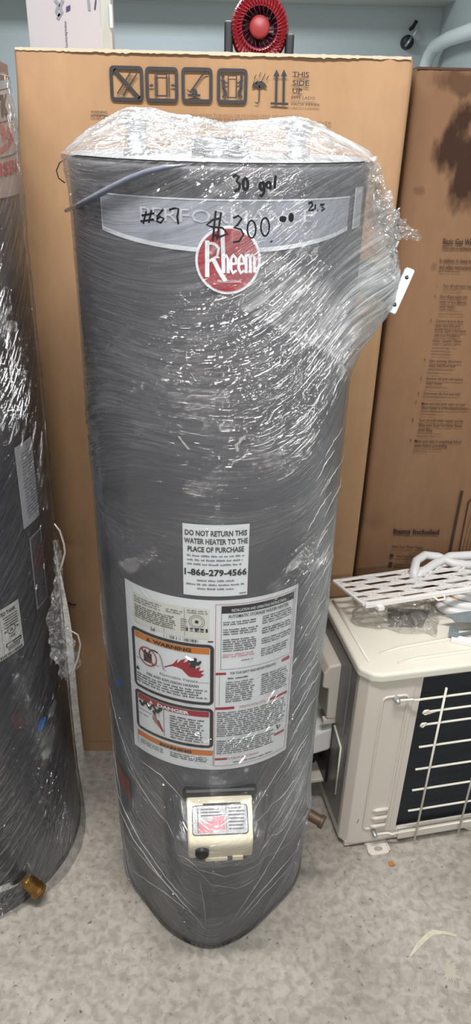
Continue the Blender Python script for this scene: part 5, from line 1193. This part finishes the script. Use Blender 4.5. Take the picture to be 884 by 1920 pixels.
# ================================================================== floor bits
q = MB(); a = at(735, 1621, z=0); q.add([tuple(a + d) for d in ((-.007, -.004, .001), (.0, -.006, .004), (.009, -.002, .001), (.002, .003, .006), (-.007, .006, .004))], [(0, 1, 3, 4), (1, 2, 3)])
q.add([tuple(a + d + np.array([0, 0, -.0008])) for d in ((-.007, -.004, .001), (.0, -.006, .004), (.009, -.002, .001), (.002, .003, .006), (-.007, .006, .004))], [(4, 3, 1, 0), (3, 2, 1)])
tag(q.build('dry_leaf', M['leaf'], None, tuple(a)), 'tiny orange brown dry leaf on concrete below the unit foot', 'leaf')
def splash(px, label, ell_=None):
    q = MB(); rnd = random.Random(len(px)); V = [at(x, y, z=.0008) for x, y in px]; q.add(V, [tuple(range(len(V)))][::-1])
    o = q.build('paint_splash', M['stain'], None, tuple(np.mean(V, axis=0))); return tag(o, label, 'stain')
def blob(cx, cy, rx, ry, seed, n=60, rough=.55):
    return [(cx + rx * math.cos(2 * PI * i / n) * (1 - rough * vnoise(np.array([i * .8]), np.array([.3]), seed)[0]), cy - ry * math.sin(2 * PI * i / n) * (1 - rough * vnoise(np.array([i * .8]), np.array([.3]), seed)[0])) for i in range(n)]
splash([(768, 1792), (782, 1768), (800, 1750), (812, 1743), (836, 1746), (858, 1753), (856, 1756), (830, 1751), (812, 1754), (796, 1768), (784, 1780), (772, 1793)], 'pale hooked splash mark on the concrete at the lower right')
splash(blob(845, 1822, 28, 26, 7, 90, .8), 'faint pale round blot on the concrete below the hooked splash').data.materials[0] = mat('faint_splash', (176, 170, 158), .8)
q = Ink(lambda u, v, w: (u, -.0003 - w, v))
for (x0_, z0_, dx_, dz_) in ((.030, .085, .003, .014),): q.stroke([(x0_, z0_), (x0_ + dx_ * .5, z0_ + dz_ * .4), (x0_ + dx_, z0_ + dz_)], .0016, .0002, 0)
q.build('scuff', [mat('scuff_grey', (120, 112, 104), .7)], case)
# ================================================================== lights
def area(name, loc, sx, sy, watts, rot=(0, 0, 0), col=(1, 1, 1)):
    l = bpy.data.lights.new(name, 'AREA'); l.shape = 'RECTANGLE'; l.size = sx; l.size_y = sy; l.energy = watts; l.color = col
    o = bpy.data.objects.new(name, l); C.objects.link(o); o.location = loc; o.rotation_euler = rot; return o
area('ceiling_tube_near', (-.05, .42, 2.45), 1.1, .14, 36, (0, 0, 0), (1, .98, .95))
area('ceiling_tube_mid', (-.3, 2.5, 2.55), 1.2, .2, 26, (math.radians(-12), 0, 0), (.94, .98, 1))
area('glint_lamp_behind', (.1, -1.6, 2.0), .5, .08, 12, (math.radians(60), 0, 0), (1, .98, .95))  # unseen lamp added below the ceiling for glints in the wrap
area('ceiling_panel_far', (-.6, 4.2, 2.55), 1.2, .5, 24, (0, 0, 0), (.93, .98, 1))
wd = bpy.data.worlds.new('world'); bpy.context.scene.world = wd; wd.use_nodes = True
wd.node_tree.nodes['Background'].inputs[0].default_value = (.9, .95, 1, 1); wd.node_tree.nodes['Background'].inputs[1].default_value = .11
vs = bpy.context.scene.view_settings; vs.view_transform = 'Standard'; vs.look = 'None'; vs.gamma = 1; vs.exposure = .6; vs.use_curve_mapping = False
